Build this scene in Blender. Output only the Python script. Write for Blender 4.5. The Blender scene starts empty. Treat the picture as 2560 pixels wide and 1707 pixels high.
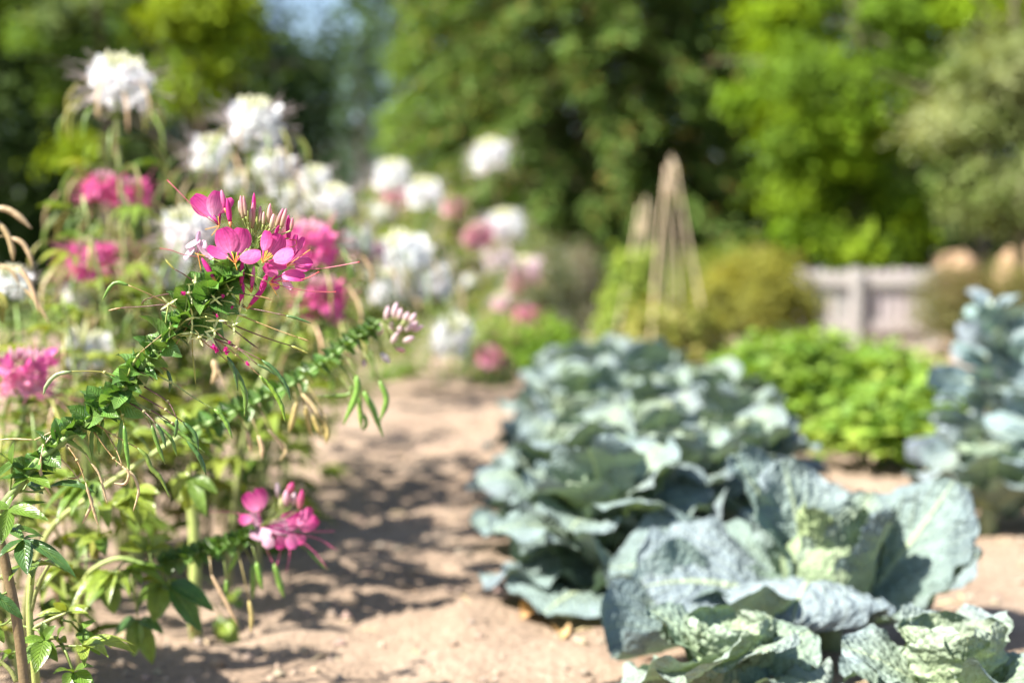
import bpy, math, random
import numpy as np
from mathutils import Vector, noise
PI = math.pi
R = random.Random(7)
sc = bpy.context.scene
COL = sc.collection

# ------------------------------------------------------------------ camera
FPX, CX, CY, HZ = 3556.0, 1280.0, 853.5, 660.0     # 50 mm on 36 mm, photograph 2560x1707
PITCH = math.atan((CY - HZ) / FPX)
CAM = Vector((0, 0, 0.6))
FWD = Vector((0, math.cos(PITCH), -math.sin(PITCH)))
UPV = Vector((0, math.sin(PITCH), math.cos(PITCH)))
RGT = Vector((1, 0, 0))
FOCUS = 1.42
cd = bpy.data.cameras.new('camera'); cam = bpy.data.objects.new('camera', cd); COL.objects.link(cam)
cam.location = CAM; cam.rotation_euler = (PI / 2 - PITCH, 0, 0)
cd.lens = 50; cd.sensor_width = 36; cd.clip_start = 0.05; cd.clip_end = 600
cd.dof.use_dof = True; cd.dof.focus_distance = FOCUS; cd.dof.aperture_fstop = 2.6
sc.camera = cam
# ------------------------------------------------------------------ world, sun, exposure
SUN = Vector((-0.62, -0.30, 0.80)).normalized()
w = bpy.data.worlds.new('World'); sc.world = w; w.use_nodes = True
nt = w.node_tree; bg = nt.nodes['Background']
sky = nt.nodes.new('ShaderNodeTexSky'); sky.sky_type = 'NISHITA'; sky.sun_disc = False
sky.sun_elevation = math.asin(SUN.z); sky.sun_rotation = math.atan2(SUN.x, SUN.y)
nt.links.new(sky.outputs[0], bg.inputs[0]); bg.inputs[1].default_value = 0.068
sl = bpy.data.lights.new('sun', 'SUN'); so = bpy.data.objects.new('sun', sl); COL.objects.link(so)
sl.energy = 5.0; sl.angle = math.radians(0.53); sl.color = (1.0, 0.945, 0.85)
so.rotation_euler = SUN.to_track_quat('Z', 'Y').to_euler(); so.location = (-4, -2, 8)
sc.view_settings.view_transform = 'Standard'; sc.view_settings.look = 'None'
sc.view_settings.exposure = 1.82; sc.view_settings.gamma = 1
sc.render.engine = 'CYCLES'
sc.cycles.max_bounces = 8; sc.cycles.diffuse_bounces = 4; sc.cycles.transmission_bounces = 4

# ------------------------------------------------------------------ pixel -> point helpers
def P(px, py, d):
    return CAM + d * (FWD + RGT * ((px - CX) / FPX) - UPV * ((py - CY) / FPX))
def zoom(x0, y0, s, d0):
    def f(x, y, dz=0.0): return P(x0 + x / s, y0 + y / s, d0 + dz)
    f.k = d0 / FPX / s
    return f
def ground_xy(px, d): return ((px - CX) / FPX * d, d)
def V(*a): return Vector(a)
def rv(s=1.0): return Vector((R.uniform(-s, s), R.uniform(-s, s), R.uniform(-s, s)))
def rv_(r, s): return Vector((r.uniform(-s, s), r.uniform(-s, s), r.uniform(-s, s)))
def rdir():
    z = R.uniform(-1, 1); a = R.uniform(0, 2 * PI); q = math.sqrt(1 - z * z)
    return Vector((q * math.cos(a), q * math.sin(a), z))
def lerp(a, b, t): return a + (b - a) * t
def mix(a, b, t): return tuple(x + (y - x) * t for x, y in zip(a, b))
def vary(c, s=0.15):
    k = 1 + R.uniform(-s, s); return tuple(max(0, min(1, x * k * (1 + R.uniform(-s, s) * 0.4))) for x in c)

# ------------------------------------------------------------------ materials
def ramp(nt, pts):
    n = nt.nodes.new('ShaderNodeValToRGB'); e = n.color_ramp.elements
    e[0].position, e[0].color = pts[0][0], (*pts[0][1], 1)
    e[1].position, e[1].color = pts[-1][0], (*pts[-1][1], 1)
    for p, c in pts[1:-1]:
        q = e.new(p); q.color = (*c, 1)
    return n
def N(nt, t, **kw):
    n = nt.nodes.new(t)
    for k, v in kw.items(): setattr(n, k, v)
    return n
def math_(nt, op, a, b=None, clamp=False):
    n = nt.nodes.new('ShaderNodeMath'); n.operation = op; n.use_clamp = clamp
    for i, x in enumerate((a, b)):
        if x is None: continue
        if isinstance(x, (int, float)): n.inputs[i].default_value = x
        else: nt.links.new(x, n.inputs[i])
    return n.outputs[0]
def plant_mat(name, rough=0.5, trans=0.35, nscale=60, namp=0.25, bump=0.0, bscale=200, veins=None, spec=0.5, tcol=(1.25, 1.15, 0.55), blister=False, streak=0):
    m = bpy.data.materials.new(name); m.use_nodes = True; nt = m.node_tree; L = nt.links
    pb = nt.nodes['Principled BSDF']; out = nt.nodes['Material Output']
    at = N(nt, 'ShaderNodeAttribute', attribute_name='Col')
    ns = N(nt, 'ShaderNodeTexNoise'); ns.inputs['Scale'].default_value = nscale; ns.inputs['Detail'].default_value = 3
    tc = N(nt, 'ShaderNodeTexCoord'); L.new(tc.outputs['Object'], ns.inputs['Vector'])
    mr = N(nt, 'ShaderNodeMapRange'); L.new(ns.outputs[0], mr.inputs[0])
    mr.inputs[1].default_value = 0.3; mr.inputs[2].default_value = 0.7
    mr.inputs[3].default_value = 1 - namp; mr.inputs[4].default_value = 1 + namp
    mul = N(nt, 'ShaderNodeVectorMath', operation='SCALE'); L.new(at.outputs['Color'], mul.inputs[0]); L.new(mr.outputs[0], mul.inputs['Scale'])
    col = mul.outputs[0]; hgt = None
    if streak:
        sv = N(nt, 'ShaderNodeAttribute', attribute_name='luv'); sm_ = N(nt, 'ShaderNodeVectorMath', operation='MULTIPLY'); L.new(sv.outputs['Vector'], sm_.inputs[0]); sm_.inputs[1].default_value = (11, 1.2, 1)
        sa = N(nt, 'ShaderNodeVectorMath', operation='ADD'); L.new(sm_.outputs[0], sa.inputs[0]); L.new(tc.outputs['Object'], sa.inputs[1])
        sn = N(nt, 'ShaderNodeTexNoise'); sn.inputs['Scale'].default_value = 1.0; sn.inputs['Detail'].default_value = 2; L.new(sa.outputs[0], sn.inputs['Vector'])
        sr = N(nt, 'ShaderNodeMapRange'); L.new(sn.outputs[0], sr.inputs[0]); sr.inputs[1].default_value = 0.3; sr.inputs[2].default_value = 0.7; sr.inputs[3].default_value = 1 - streak; sr.inputs[4].default_value = 1 + streak * 0.6
        s2_ = N(nt, 'ShaderNodeVectorMath', operation='SCALE'); L.new(col, s2_.inputs[0]); L.new(sr.outputs[0], s2_.inputs['Scale']); col = s2_.outputs[0]
    if bump:
        bn = N(nt, 'ShaderNodeTexVoronoi' if blister else 'ShaderNodeTexNoise'); bn.inputs['Scale'].default_value = bscale; bn.inputs['Detail'].default_value = 0 if blister else 2
        L.new(tc.outputs['Object'], bn.inputs['Vector']); hgt = bn.outputs[0]
        if blister: hgt = math_(nt, 'SUBTRACT', 1.6, math_(nt, 'MULTIPLY', hgt, 1.8))
    if veins:
        freq, slant, vcol, vamt, vw = veins
        av = N(nt, 'ShaderNodeAttribute', attribute_name='luv'); sx = N(nt, 'ShaderNodeSeparateXYZ'); L.new(av.outputs['Vector'], sx.inputs[0])
        au = math_(nt, 'ABSOLUTE', sx.outputs[0])
        ph = math_(nt, 'SUBTRACT', sx.outputs[1], math_(nt, 'MULTIPLY', au, slant))
        nd = math_(nt, 'MULTIPLY', math_(nt, 'SUBTRACT', ns.outputs[0], 0.5), 0.05)
        fr = math_(nt, 'FRACT', math_(nt, 'MULTIPLY', math_(nt, 'ADD', ph, nd), freq))
        tri = math_(nt, 'ABSOLUTE', math_(nt, 'SUBTRACT', fr, 0.5))
        lat = math_(nt, 'SUBTRACT', 1.0, math_(nt, 'DIVIDE', tri, math_(nt, 'MULTIPLY', math_(nt, 'SUBTRACT', 1.25, au), vw)), True)
        mid = math_(nt, 'SUBTRACT', 1.0, math_(nt, 'DIVIDE', au, math_(nt, 'ADD', 0.03, math_(nt, 'MULTIPLY', math_(nt, 'SUBTRACT', 1.0, sx.outputs[1]), 0.07))), True)
        vm = math_(nt, 'MAXIMUM', math_(nt, 'MULTIPLY', lat, 0.32 if blister else 0.65), math_(nt, 'MULTIPLY', mid, 2.2), True)
        mx = N(nt, 'ShaderNodeMix', data_type='RGBA'); L.new(math_(nt, 'MULTIPLY', vm, vamt), mx.inputs[0]); L.new(col, mx.inputs[6]); mx.inputs[7].default_value = (*vcol, 1)
        col = mx.outputs[2]
        h2 = math_(nt, 'SUBTRACT', 1.0, vm)
        hgt = h2 if hgt is None else math_(nt, 'ADD', math_(nt, 'MULTIPLY', hgt, 0.8), h2)
    L.new(col, pb.inputs['Base Color']); pb.inputs['Roughness'].default_value = rough; pb.inputs['Specular IOR Level'].default_value = spec
    if hgt is not None:
        bp = N(nt, 'ShaderNodeBump'); bp.inputs['Strength'].default_value = max(bump, 0.3); bp.inputs['Distance'].default_value = 0.0035 if blister else 0.002
        L.new(hgt, bp.inputs['Height']); L.new(bp.outputs[0], pb.inputs['Normal'])
    if trans:
        tr = N(nt, 'ShaderNodeBsdfTranslucent')
        tm = N(nt, 'ShaderNodeVectorMath', operation='MULTIPLY'); L.new(col, tm.inputs[0]); tm.inputs[1].default_value = tcol
        L.new(tm.outputs[0], tr.inputs[0])
        ms = N(nt, 'ShaderNodeMixShader'); ms.inputs[0].default_value = trans
        L.new(pb.outputs[0], ms.inputs[1]); L.new(tr.outputs[0], ms.inputs[2]); L.new(ms.outputs[0], out.inputs[0])
    return m
M_LEAF = plant_mat('leaf', 0.36, 0.28, 70, 0.25, 0.9, 120, veins=(8, 0.35, (0.22, 0.34, 0.08), 0.45, 0.22))
M_FOL = plant_mat('foliage', 0.55, 0.34, 25, 0.2, spec=0.2, tcol=(1.35, 1.2, 0.45))
M_TREE = plant_mat('tree_leaf', 0.6, 0.35, 1.2, 0.3, spec=0.12, tcol=(1.35, 1.2, 0.4))
M_NEEDLE = plant_mat('needle', 0.65, 0.18, 1.5, 0.25, spec=0.1, tcol=(1.35, 1.2, 0.4))
M_STEM = plant_mat('stem', 0.5, 0.0, 120, 0.18, 0.3, 300)
M_PETAL = plant_mat('petal', 0.5, 0.42, 90, 0.10, 0.15, 220, spec=0.25, tcol=(1.15, 0.95, 1.1), streak=0.3)
M_WHITE = plant_mat('white_petal', 0.55, 0.4, 60, 0.05, spec=0.2, tcol=(1.0, 1.0, 1.0))
M_POD = plant_mat('pod', 0.4, 0.1, 150, 0.18, 0.4, 260)
M_CAB = plant_mat('cabbage_leaf', 0.6, 0.12, 35, 0.18, 0.9, 120, blister=True, veins=(8, 0.55, (0.36, 0.43, 0.27), 0.75, 0.12), spec=0.32, tcol=(1.1, 1.3, 0.6))
M_KALE = plant_mat('kale_leaf', 0.5, 0.15, 35, 0.15, 0.5, 90, veins=(6, 0.5, (0.45, 0.52, 0.38), 0.7, 0.12), tcol=(1.1, 1.3, 0.7))
M_BARK = plant_mat('bark', 0.85, 0, 18, 0.4, 0.9, 40)
M_WOOD = plant_mat('weathered_wood', 0.8, 0, 30, 0.22, 0.5, 80)
M_STONE = plant_mat('sandstone', 0.85, 0, 6, 0.2, 0.8, 18)
M_DRY = plant_mat('dry_leaf', 0.65, 0.25, 80, 0.25, 0.4, 120)
def soil_mat(name, a, b, c):
    m = bpy.data.materials.new(name); m.use_nodes = True; nt = m.node_tree; L = nt.links; pb = nt.nodes['Principled BSDF']
    tc = N(nt, 'ShaderNodeTexCoord')
    n1 = N(nt, 'ShaderNodeTexNoise'); n1.inputs['Scale'].default_value = 2.2; n1.inputs['Detail'].default_value = 8; n1.inputs['Roughness'].default_value = 0.65
    n2 = N(nt, 'ShaderNodeTexNoise'); n2.inputs['Scale'].default_value = 55; n2.inputs['Detail'].default_value = 6; n2.inputs['Roughness'].default_value = 0.7
    n3 = N(nt, 'ShaderNodeTexVoronoi'); n3.inputs['Scale'].default_value = 90
    for n in (n1, n2, n3): L.new(tc.outputs['Object'], n.inputs['Vector'])
    r1 = ramp(nt, [(0.3, a), (0.5, b), (0.72, c)]); L.new(n1.outputs[0], r1.inputs[0])
    r2 = ramp(nt, [(0.3, (0.62, 0.6, 0.58)), (0.7, (1.15, 1.15, 1.15))]); L.new(n2.outputs[0], r2.inputs[0])
    mu = N(nt, 'ShaderNodeMix', data_type='RGBA', blend_type='MULTIPLY'); mu.inputs[0].default_value = 0.8
    L.new(r1.outputs[0], mu.inputs[6]); L.new(r2.outputs[0], mu.inputs[7]); L.new(mu.outputs[2], pb.inputs['Base Color'])
    pb.inputs['Roughness'].default_value = 0.95; pb.inputs['Specular IOR Level'].default_value = 0.2
    hh = math_(nt, 'ADD', n2.outputs[0], math_(nt, 'MULTIPLY', n3.outputs[0], 0.5))
    bp = N(nt, 'ShaderNodeBump'); bp.inputs['Strength'].default_value = 0.8; bp.inputs['Distance'].default_value = 0.012
    L.new(hh, bp.inputs['Height']); L.new(bp.outputs[0], pb.inputs['Normal'])
    return m
M_SOIL = soil_mat('sandy_soil', (0.235, 0.172, 0.125), (0.305, 0.228, 0.168), (0.35, 0.272, 0.207))
M_LAWN = soil_mat('lawn', (0.07, 0.12, 0.03), (0.10, 0.15, 0.04), (0.16, 0.19, 0.06))

# ------------------------------------------------------------------ mesh builder
class MB:
    def __init__(s): s.v = []; s.f = []; s.c = []; s.u = []
    def build(s, name, mat, parent=None, origin=None, smooth=True):
        o3 = origin or Vector((0, 0, 0))
        me = bpy.data.meshes.new(name)
        me.from_pydata([(p[0] - o3[0], p[1] - o3[1], p[2] - o3[2]) for p in s.v], [], s.f)
        finish(me, np.array(s.c, np.float32), np.array(s.u, np.float32), smooth)
        me.materials.append(mat)
        o = bpy.data.objects.new(name, me); COL.objects.link(o)
        if parent is not None: o.parent = parent
        elif origin is not None: o.location = o3
        return o
    def add(s, pts, faces, cols, uvs=None):
        b = len(s.v); s.v += pts; s.f += [tuple(i + b for i in f) for f in faces]
        s.c += cols; s.u += uvs if uvs else [(0.5, 0.5, 0)] * len(pts)
    def tube(s, pts, rad, col, n=6, cap=True):
        pts = [Vector(p) for p in pts]; m = len(pts)
        if not isinstance(rad, (list, tuple)): rad = [rad] * m
        if not isinstance(col, list): col = [col] * m
        t = (pts[1] - pts[0]).normalized(); a = t.orthogonal().normalized(); vs = []; cs = []
        for i, p in enumerate(pts):
            t2 = (pts[min(i + 1, m - 1)] - pts[max(i - 1, 0)])
            if t2.length > 1e-9: t = t2.normalized()
            a = (a - t * a.dot(t)).normalized(); b = t.cross(a)
            for k in range(n):
                q = 2 * PI * k / n; vs.append(p + (a * math.cos(q) + b * math.sin(q)) * rad[i]); cs.append(col[i])
        fs = [(i * n + k, i * n + (k + 1) % n, (i + 1) * n + (k + 1) % n, (i + 1) * n + k) for i in range(m - 1) for k in range(n)]
        if cap: fs += [tuple(reversed(range(n))), tuple(range((m - 1) * n, m * n))]
        s.add(vs, fs, cs)
    def blade(s, base, tip, width, nrm, prof='leaf', cup=0.15, bend=0.0, droop=0.0, nu=4, nv=6, c0=(0.1, 0.2, 0.05), c1=None, wave=0.0, fold=0.0, twist=0.0):
        """one leaf or petal: base->tip, full width, face normal hint; cup lifts the edges, bend arches along the normal, droop sags the tip"""
        base = Vector(base); ax = Vector(tip) - base; L = ax.length; t = ax / L
        sd = t.cross(Vector(nrm))
        if sd.length < 1e-5: sd = t.orthogonal()
        sd.normalize(); n = sd.cross(t).normalized(); c1 = c1 or c0
        vs = []; cs = []; us = []; ph = R.uniform(0, 6)
        for j in range(nv + 1):
            q = j / nv; wq = width * 0.5 * PROF[prof](q)
            for i in range(nu + 1):
                u = 2 * i / nu - 1
                tw = twist * q; sd2 = sd * math.cos(tw) + n * math.sin(tw); n2 = n * math.cos(tw) - sd * math.sin(tw)
                h = cup * width * (u * u) * PROF[prof](q) + bend * L * 4 * q * (1 - q) + fold * width * abs(u) * PROF[prof](q)
                h += wave * width * u * u * math.sin(q * 17 + ph + u * 2)
                p = base + t * (L * q) + sd2 * (wq * u) + n2 * h
                p.z -= droop * L * q * q
                vs.append(p); cs.append(mix(c0, c1, q)); us.append((u, q, 0))
        k = nu + 1
        fs = [(j * k + i, j * k + i + 1, (j + 1) * k + i + 1, (j + 1) * k + i) for j in range(nv) for i in range(nu)]
        s.add(vs, fs, cs, us)
    def spindle(s, a, b, rad, col, n=7, m=6, prof=None, c1=None):
        """bud / pod body between two points"""
        a = Vector(a); b = Vector(b)
        pr = prof or (lambda q: math.sin(PI * (0.08 + 0.9 * q)) ** 0.7)
        s.tube([a + (b - a) * (i / m) for i in range(m + 1)], [max(rad * pr(i / m), rad * 0.08) for i in range(m + 1)], [mix(col, c1 or col, i / m) for i in range(m + 1)], n)
def finish(me, c, u, smooth=True):
    n = len(me.vertices)
    ca = me.color_attributes.new('Col', 'FLOAT_COLOR', 'POINT')
    full = np.ones((n, 4), np.float32); full[:, :3] = c[:, :3]; ca.data.foreach_set('color', full.ravel())
    ua = me.attributes.new('luv', 'FLOAT_VECTOR', 'POINT'); ua.data.foreach_set('vector', u.astype(np.float32).ravel())
    if smooth: me.polygons.foreach_set('use_smooth', np.ones(len(me.polygons), bool))
    me.update()
def smin(q, e): return math.sin(PI * max(0.0, min(1.0, q))) ** e
PROF = {
    'leaf': lambda q: max(0.03, math.sin(PI * q ** 0.75) ** 0.85) if q < 1 else 0.0,
    'bract': lambda q: max(0.0, math.sin(PI * (0.12 + 0.88 * q) ** 0.62) ** 0.8) if q < 1 else 0.0,
    'petal': lambda q: 0.10 + 0.02 * q if q < 0.22 else min(1.0, 0.12 + 0.88 * math.sin(PI * min(1, (q - 0.2) / 0.8 * 0.93 + 0.05)) ** 0.62) if q < 0.995 else 0.42,
    'round': lambda q: max(0.16, math.sin(PI * min(1, 0.05 + q * 0.86)) ** 0.6),
    'strip': lambda q: max(0.12, math.sin(PI * min(1, 0.1 + q * 0.82)) ** 0.5),
    'cab': lambda q: 0.10 if q < 0.06 else max(0.04, math.sin(PI * min(0.985, 0.03 + 0.955 * q ** 1.15)) ** 0.52),
}
def tag(o, label=None, cat=None, group=None, kind=None):
    if label: o['label'] = label
    if cat: o['category'] = cat
    if group: o['group'] = group
    if kind: o['kind'] = kind
    return o
def empty(name, loc, label, cat, group=None):
    o = bpy.data.objects.new(name, None); COL.objects.link(o); o.location = loc; o.empty_display_size = 0.05
    return tag(o, label, cat, group)
def spline(pts, n=8):
    pts = [Vector(p) for p in pts]
    if len(pts) == 2: return [pts[0].lerp(pts[1], i / n) for i in range(n + 1)]
    q = [2 * pts[0] - pts[1]] + pts + [2 * pts[-1] - pts[-2]]; out = []
    for i in range(1, len(q) - 2):
        for k in range(n):
            t = k / n; a, b, c, d = q[i - 1], q[i], q[i + 1], q[i + 2]
            out.append(0.5 * ((2 * b) + (c - a) * t + (2 * a - 5 * b + 4 * c - d) * t * t + (3 * b - a - 3 * c + d) * t ** 3))
    out.append(pts[-1]); return out
def leaf_cloud(name, mat, parent, origin, c, nrm, ax, ln, wd, col):
    """many small leaves: centres, normals, axes, lengths, widths, colours as arrays"""
    n = len(c); ax = ax - nrm * np.sum(ax * nrm, 1, keepdims=True); ax /= np.linalg.norm(ax, axis=1, keepdims=True) + 1e-9
    sd = np.cross(ax, nrm); ln = ln[:, None]; wd = wd[:, None]
    v = np.stack([c - ax * ln / 2, c + sd * wd / 2 + nrm * wd * 0.15, c + ax * ln / 2 - nrm * ln * 0.12, c - sd * wd / 2 + nrm * wd * 0.15], 1).reshape(-1, 3) - np.array(origin)
    me = bpy.data.meshes.new(name); me.vertices.add(4 * n); me.vertices.foreach_set('co', v.astype(np.float32).ravel())
    me.loops.add(4 * n); me.loops.foreach_set('vertex_index', np.arange(4 * n, dtype=np.int32))
    me.polygons.add(n); me.polygons.foreach_set('loop_start', np.arange(0, 4 * n, 4, dtype=np.int32))
    me.update(calc_edges=True)
    finish(me, np.repeat(col, 4, 0), np.tile(np.array([[0, 0, 0], [1, .5, 0], [0, 1, 0], [-1, .5, 0]], np.float32), (n, 1)), False)
    me.materials.append(mat); o = bpy.data.objects.new(name, me); COL.objects.link(o); o.parent = parent
    return o
NR = np.random.RandomState(5)
def unit(a): return a / (np.linalg.norm(a, axis=1, keepdims=True) + 1e-9)

# ================================================================== SETTING
def gnoise(x, y):
    r = 0.024 * noise.noise((x * 2.3, y * 2.3, 0.3)) + 0.018 * noise.noise((x * 7, y * 7, 2.1)) + 0.011 * noise.noise((x * 19, y * 19, 5.1))
    fade = max(0.0, 1 - max(0, y - 7) / 6)
    return r * fade + 0.0
def ground():
    ys = [-3 + 0.25 * i for i in range(16)] + [1.0 + 0.02 * i for i in range(1, 190)]
    y = ys[-1]; st = 0.03
    while y < 420: st *= 1.055; y += st; ys.append(y)
    xs = [-2.0 + 0.025 * i for i in range(170)]; x = xs[-1]; st = 0.04; pos = []
    while x < 300: st *= 1.2; x += st; pos.append(x)
    xs = [-(p - 0.25) for p in reversed(pos)] + xs + pos
    nx = len(xs); mb = MB(); v = []
    for yy in ys:
        for xx in xs: v.append((xx, yy, gnoise(xx, yy)))
    f = [(j * nx + i, j * nx + i + 1, (j + 1) * nx + i + 1, (j + 1) * nx + i) for j in range(len(ys) - 1) for i in range(nx - 1)]
    mb.add(v, f, [(0.4, 0.3, 0.2)] * len(v)); o = mb.build('ground', M_SOIL); tag(o, kind='structure')
    lw = MB(); v = [(-120, 12.2, 0.02), (120, 12.2, 0.02), (120, 400, 0.02), (-120, 400, 0.02)]
    lw.add(v, [(0, 1, 2, 3)], [(0.1, 0.15, 0.05)] * 4); tag(lw.build('lawn', M_LAWN), kind='structure')
ground()
def litter():
    """bits of straw, stalk and leaf crumbs on the bed and path"""
    mb = MB()
    for i in range(520):
        y = 1.3 + 5 * R.random() ** 1.4; x = R.uniform(-1.4, 1.3) * (0.6 + y * 0.12); a = R.uniform(0, PI); l = R.uniform(0.012, 0.05); d = V(math.cos(a), math.sin(a), R.uniform(-0.1, 0.25)) * l; c = V(x, y, gnoise(x, y) + 0.004)
        mb.tube([c - d * .5, c + V(0, 0, l * R.uniform(0, .15)), c + d * .5], R.uniform(0.0008, 0.0022), vary(R.choice([(0.42, 0.32, 0.18), (0.2, 0.14, 0.08), (0.5, 0.4, 0.25)]), .2), 3)
    tag(mb.build('litter', M_STONE, smooth=False), 'scattered straw and stalk bits on the sandy soil', 'straw litter', kind='stuff')
litter()
def clods():
    """crumbs of dry soil lying on the path"""
    mb = MB()
    for i in range(2600):
        y = 1.2 + 5.5 * R.random() ** 1.3; x = R.uniform(-1.2, 1.5) * (0.6 + y * 0.15); r = R.uniform(0.003, 0.011)
        c = Vector((x, y, gnoise(x, y) + r * 0.3)); col = vary((0.27, 0.205, 0.155), 0.2); k = 5
        vs = [c + Vector((0, 0, r * R.uniform(0.6, 1)))]
        for q in range(k):
            a = 2 * PI * q / k; rr = r * R.uniform(0.7, 1.3); vs.append(c + Vector((rr * math.cos(a), rr * math.sin(a), R.uniform(-0.2, 0.2) * r)))
        for q in range(k):
            a = 2 * PI * q / k + 0.5; rr = r * R.uniform(0.6, 1.0); vs.append(c + Vector((rr * math.cos(a), rr * math.sin(a), -r * 0.8)))
        fs = [(0, 1 + q, 1 + (q + 1) % k) for q in range(k)] + [(1 + q, 6 + q, 6 + (q + 1) % k, 1 + (q + 1) % k) for q in range(k)]
        mb.add(vs, fs, [col] * len(vs))
    tag(mb.build('gravel', M_STONE, smooth=False), 'small dry soil crumbs strewn over the sandy path', 'soil crumbs', kind='stuff')
clods()

# ------------------------------------------------------------------ trees
def trunk_mb(h, r, limbs, lean=(0, 0), col=(0.10, 0.075, 0.055), z0=0.25):
    mb = MB(); pts = spline([V(0, 0, -0.1), V(lean[0] * 0.3 + 0.05, lean[1] * 0.3, h * 0.35), V(lean[0] * 0.7 - 0.04, lean[1] * 0.7, h * 0.7), V(lean[0], lean[1], h)], 5)
    m = len(pts); mb.tube(pts, [r * (1 - 0.85 * i / (m - 1)) * (1.25 if i == 0 else 1) for i in range(m)], col, 8)
    ends = []
    for k in range(limbs):
        q = z0 + (0.95 - z0) * k / max(1, limbs - 1); p = pts[int(q * (m - 1))]; a = k * 2.4 + R.uniform(-0.4, 0.4); l = h * (0.42 - 0.25 * q) * R.uniform(0.8, 1.2)
        e = p + V(math.cos(a) * l, math.sin(a) * l, l * R.uniform(0.15, 0.7)); mid = p.lerp(e, 0.5) + V(0, 0, l * 0.12)
        mb.tube(spline([p, mid, e], 4), [r * 0.35 * (1 - 0.85 * i / 8) * (1 - q * 0.5) for i in range(9)], col, 5); ends += [e, mid]
    return mb, ends
def broadleaf(name, label, x, y, h, rad, cz, cr, nclump, nleaf, lsize, cols, seed, group='trees behind the garden', csig=0.42, lean=(0, 0), shell=0.55, extra=None, mat=None):
    """tree: crown is clumps of small leaves round an ellipsoid centred at height cz with radii cr"""
    global NR
    rs = np.random.RandomState(seed); root = empty(name, (x, y, 0), label, 'tree', group)
    mb, ends = trunk_mb(h * 0.9, rad, 9, lean); mb.build('trunk', M_BARK, root)
    d = unit(rs.randn(nclump, 3)); rr = shell + (1 - shell) * rs.rand(nclump) ** 0.6
    cc = d * rr[:, None] * np.array(cr) + np.array([lean[0], lean[1], cz])
    cc += rs.randn(nclump, 3) * 0.12 * np.array(cr)
    if extra is not None: cc = np.concatenate([cc, np.array(extra)])
    cc = cc[cc[:, 2] > 0.25]
    nc = len(cc); kk = rs.randint(0, len(cols), nc); base = np.array(cols)[kk] * (0.8 + 0.4 * rs.rand(nc, 1))
    idx = np.repeat(np.arange(nc), nleaf); n = len(idx); sg = csig * (0.6 + 0.8 * rs.rand(nc))
    off = rs.randn(n, 3) * sg[idx][:, None] * np.array([1, 1, 0.62]); c = cc[idx] + off
    outw = unit(c - np.array([lean[0], lean[1], cz - 0.3 * cr[2]]))
    nrm = unit(outw * 0.5 + np.array([-0.25, -0.15, 0.8]) + rs.randn(n, 3) * 0.42); ax = rs.randn(n, 3) + outw * 0.6 + np.array([0, 0, -0.5])
    ln = lsize * (0.65 + 0.7 * rs.rand(n)); col = np.clip(base[idx] * (0.8 + 0.4 * rs.rand(n, 1)), 0, 1)
    leaf_cloud('crown', mat or M_TREE, root, (0, 0, 0), c, nrm, ax, ln, ln * 0.62, col)
    return root
def conifer(name, label, x, y, h, r, col, seed, nb=150, nsp=26, z0=0.5, cat='tree', group='trees behind the garden', drp=0.35, tip=(0.17, 0.12, 0.04)):
    rs = np.random.RandomState(seed); root = empty(name, (x, y, 0), label, cat, group)
    mb = MB(); mb.tube([V(0, 0, -0.1), V(0, 0, h * 0.5), V(0, 0, h)], [0.05 + h * 0.018, 0.03 + h * 0.009, 0.02], (0.09, 0.065, 0.05), 8)
    C = []; A = []; Nn = []; Ls = []; K = []
    for b in range(nb):
        q = (b / nb) ** 1.15; z = z0 + (h - z0) * q; a = b * 2.399 + rs.uniform(-0.3, 0.3); l = r * (1 - q) ** 0.8 * rs.uniform(0.75, 1.12) + 0.1
        dr = V(math.cos(a), math.sin(a), 0); pts = [V(0, 0, z) + dr * (l * t) + V(0, 0, 0.22 * l * t - drp * l * t * t * 1.3) for t in (0, 0.35, 0.7, 1.0)]
        mb.tube(pts, [0.03 * (1 - q) + 0.008, 0.02 * (1 - q) + 0.006, 0.012, 0.004], (0.10, 0.07, 0.05), 4, False)
        ck = np.array(col) * rs.uniform(0.82, 1.2)
        for s_ in range(nsp):
            t = rs.uniform(0.06, 1.0) ** 0.7; p = V(0, 0, z) + dr * (l * t) + V(0, 0, 0.22 * l * t - drp * l * t * t * 1.3)
            for e in range(9):
                side = V(-dr.y, dr.x, 0) * rs.uniform(-1, 1); ax = dr * rs.uniform(0.2, 0.9) + side + V(0, 0, rs.uniform(-0.75, 0.1)); ax.normalize()
                ln = rs.uniform(0.07, 0.17) * (0.6 + 0.4 * r / 2.2); c = p + ax * (ln * rs.uniform(0.4, 1.1)) + V(*(rs.randn(3) * 0.05))
                C.append(c); A.append(ax); Nn.append(V(*rs.randn(3)) * 0.45 + V(-0.2, -0.15, 1)); Ls.append(ln)
                K.append(ck * rs.uniform(0.75, 1.25) if rs.rand() > 0.10 else np.array(tip) * rs.uniform(0.7, 1.3))
    mb.build('trunk', M_BARK, root)
    C = np.array(C); A = np.array(A); Nn = unit(np.array(Nn)); Ls = np.array(Ls)
    leaf_cloud('crown', M_NEEDLE, root, (0, 0, 0), C, Nn, A, Ls, Ls * 0.28, np.clip(np.array(K), 0, 1))
    return root
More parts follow.
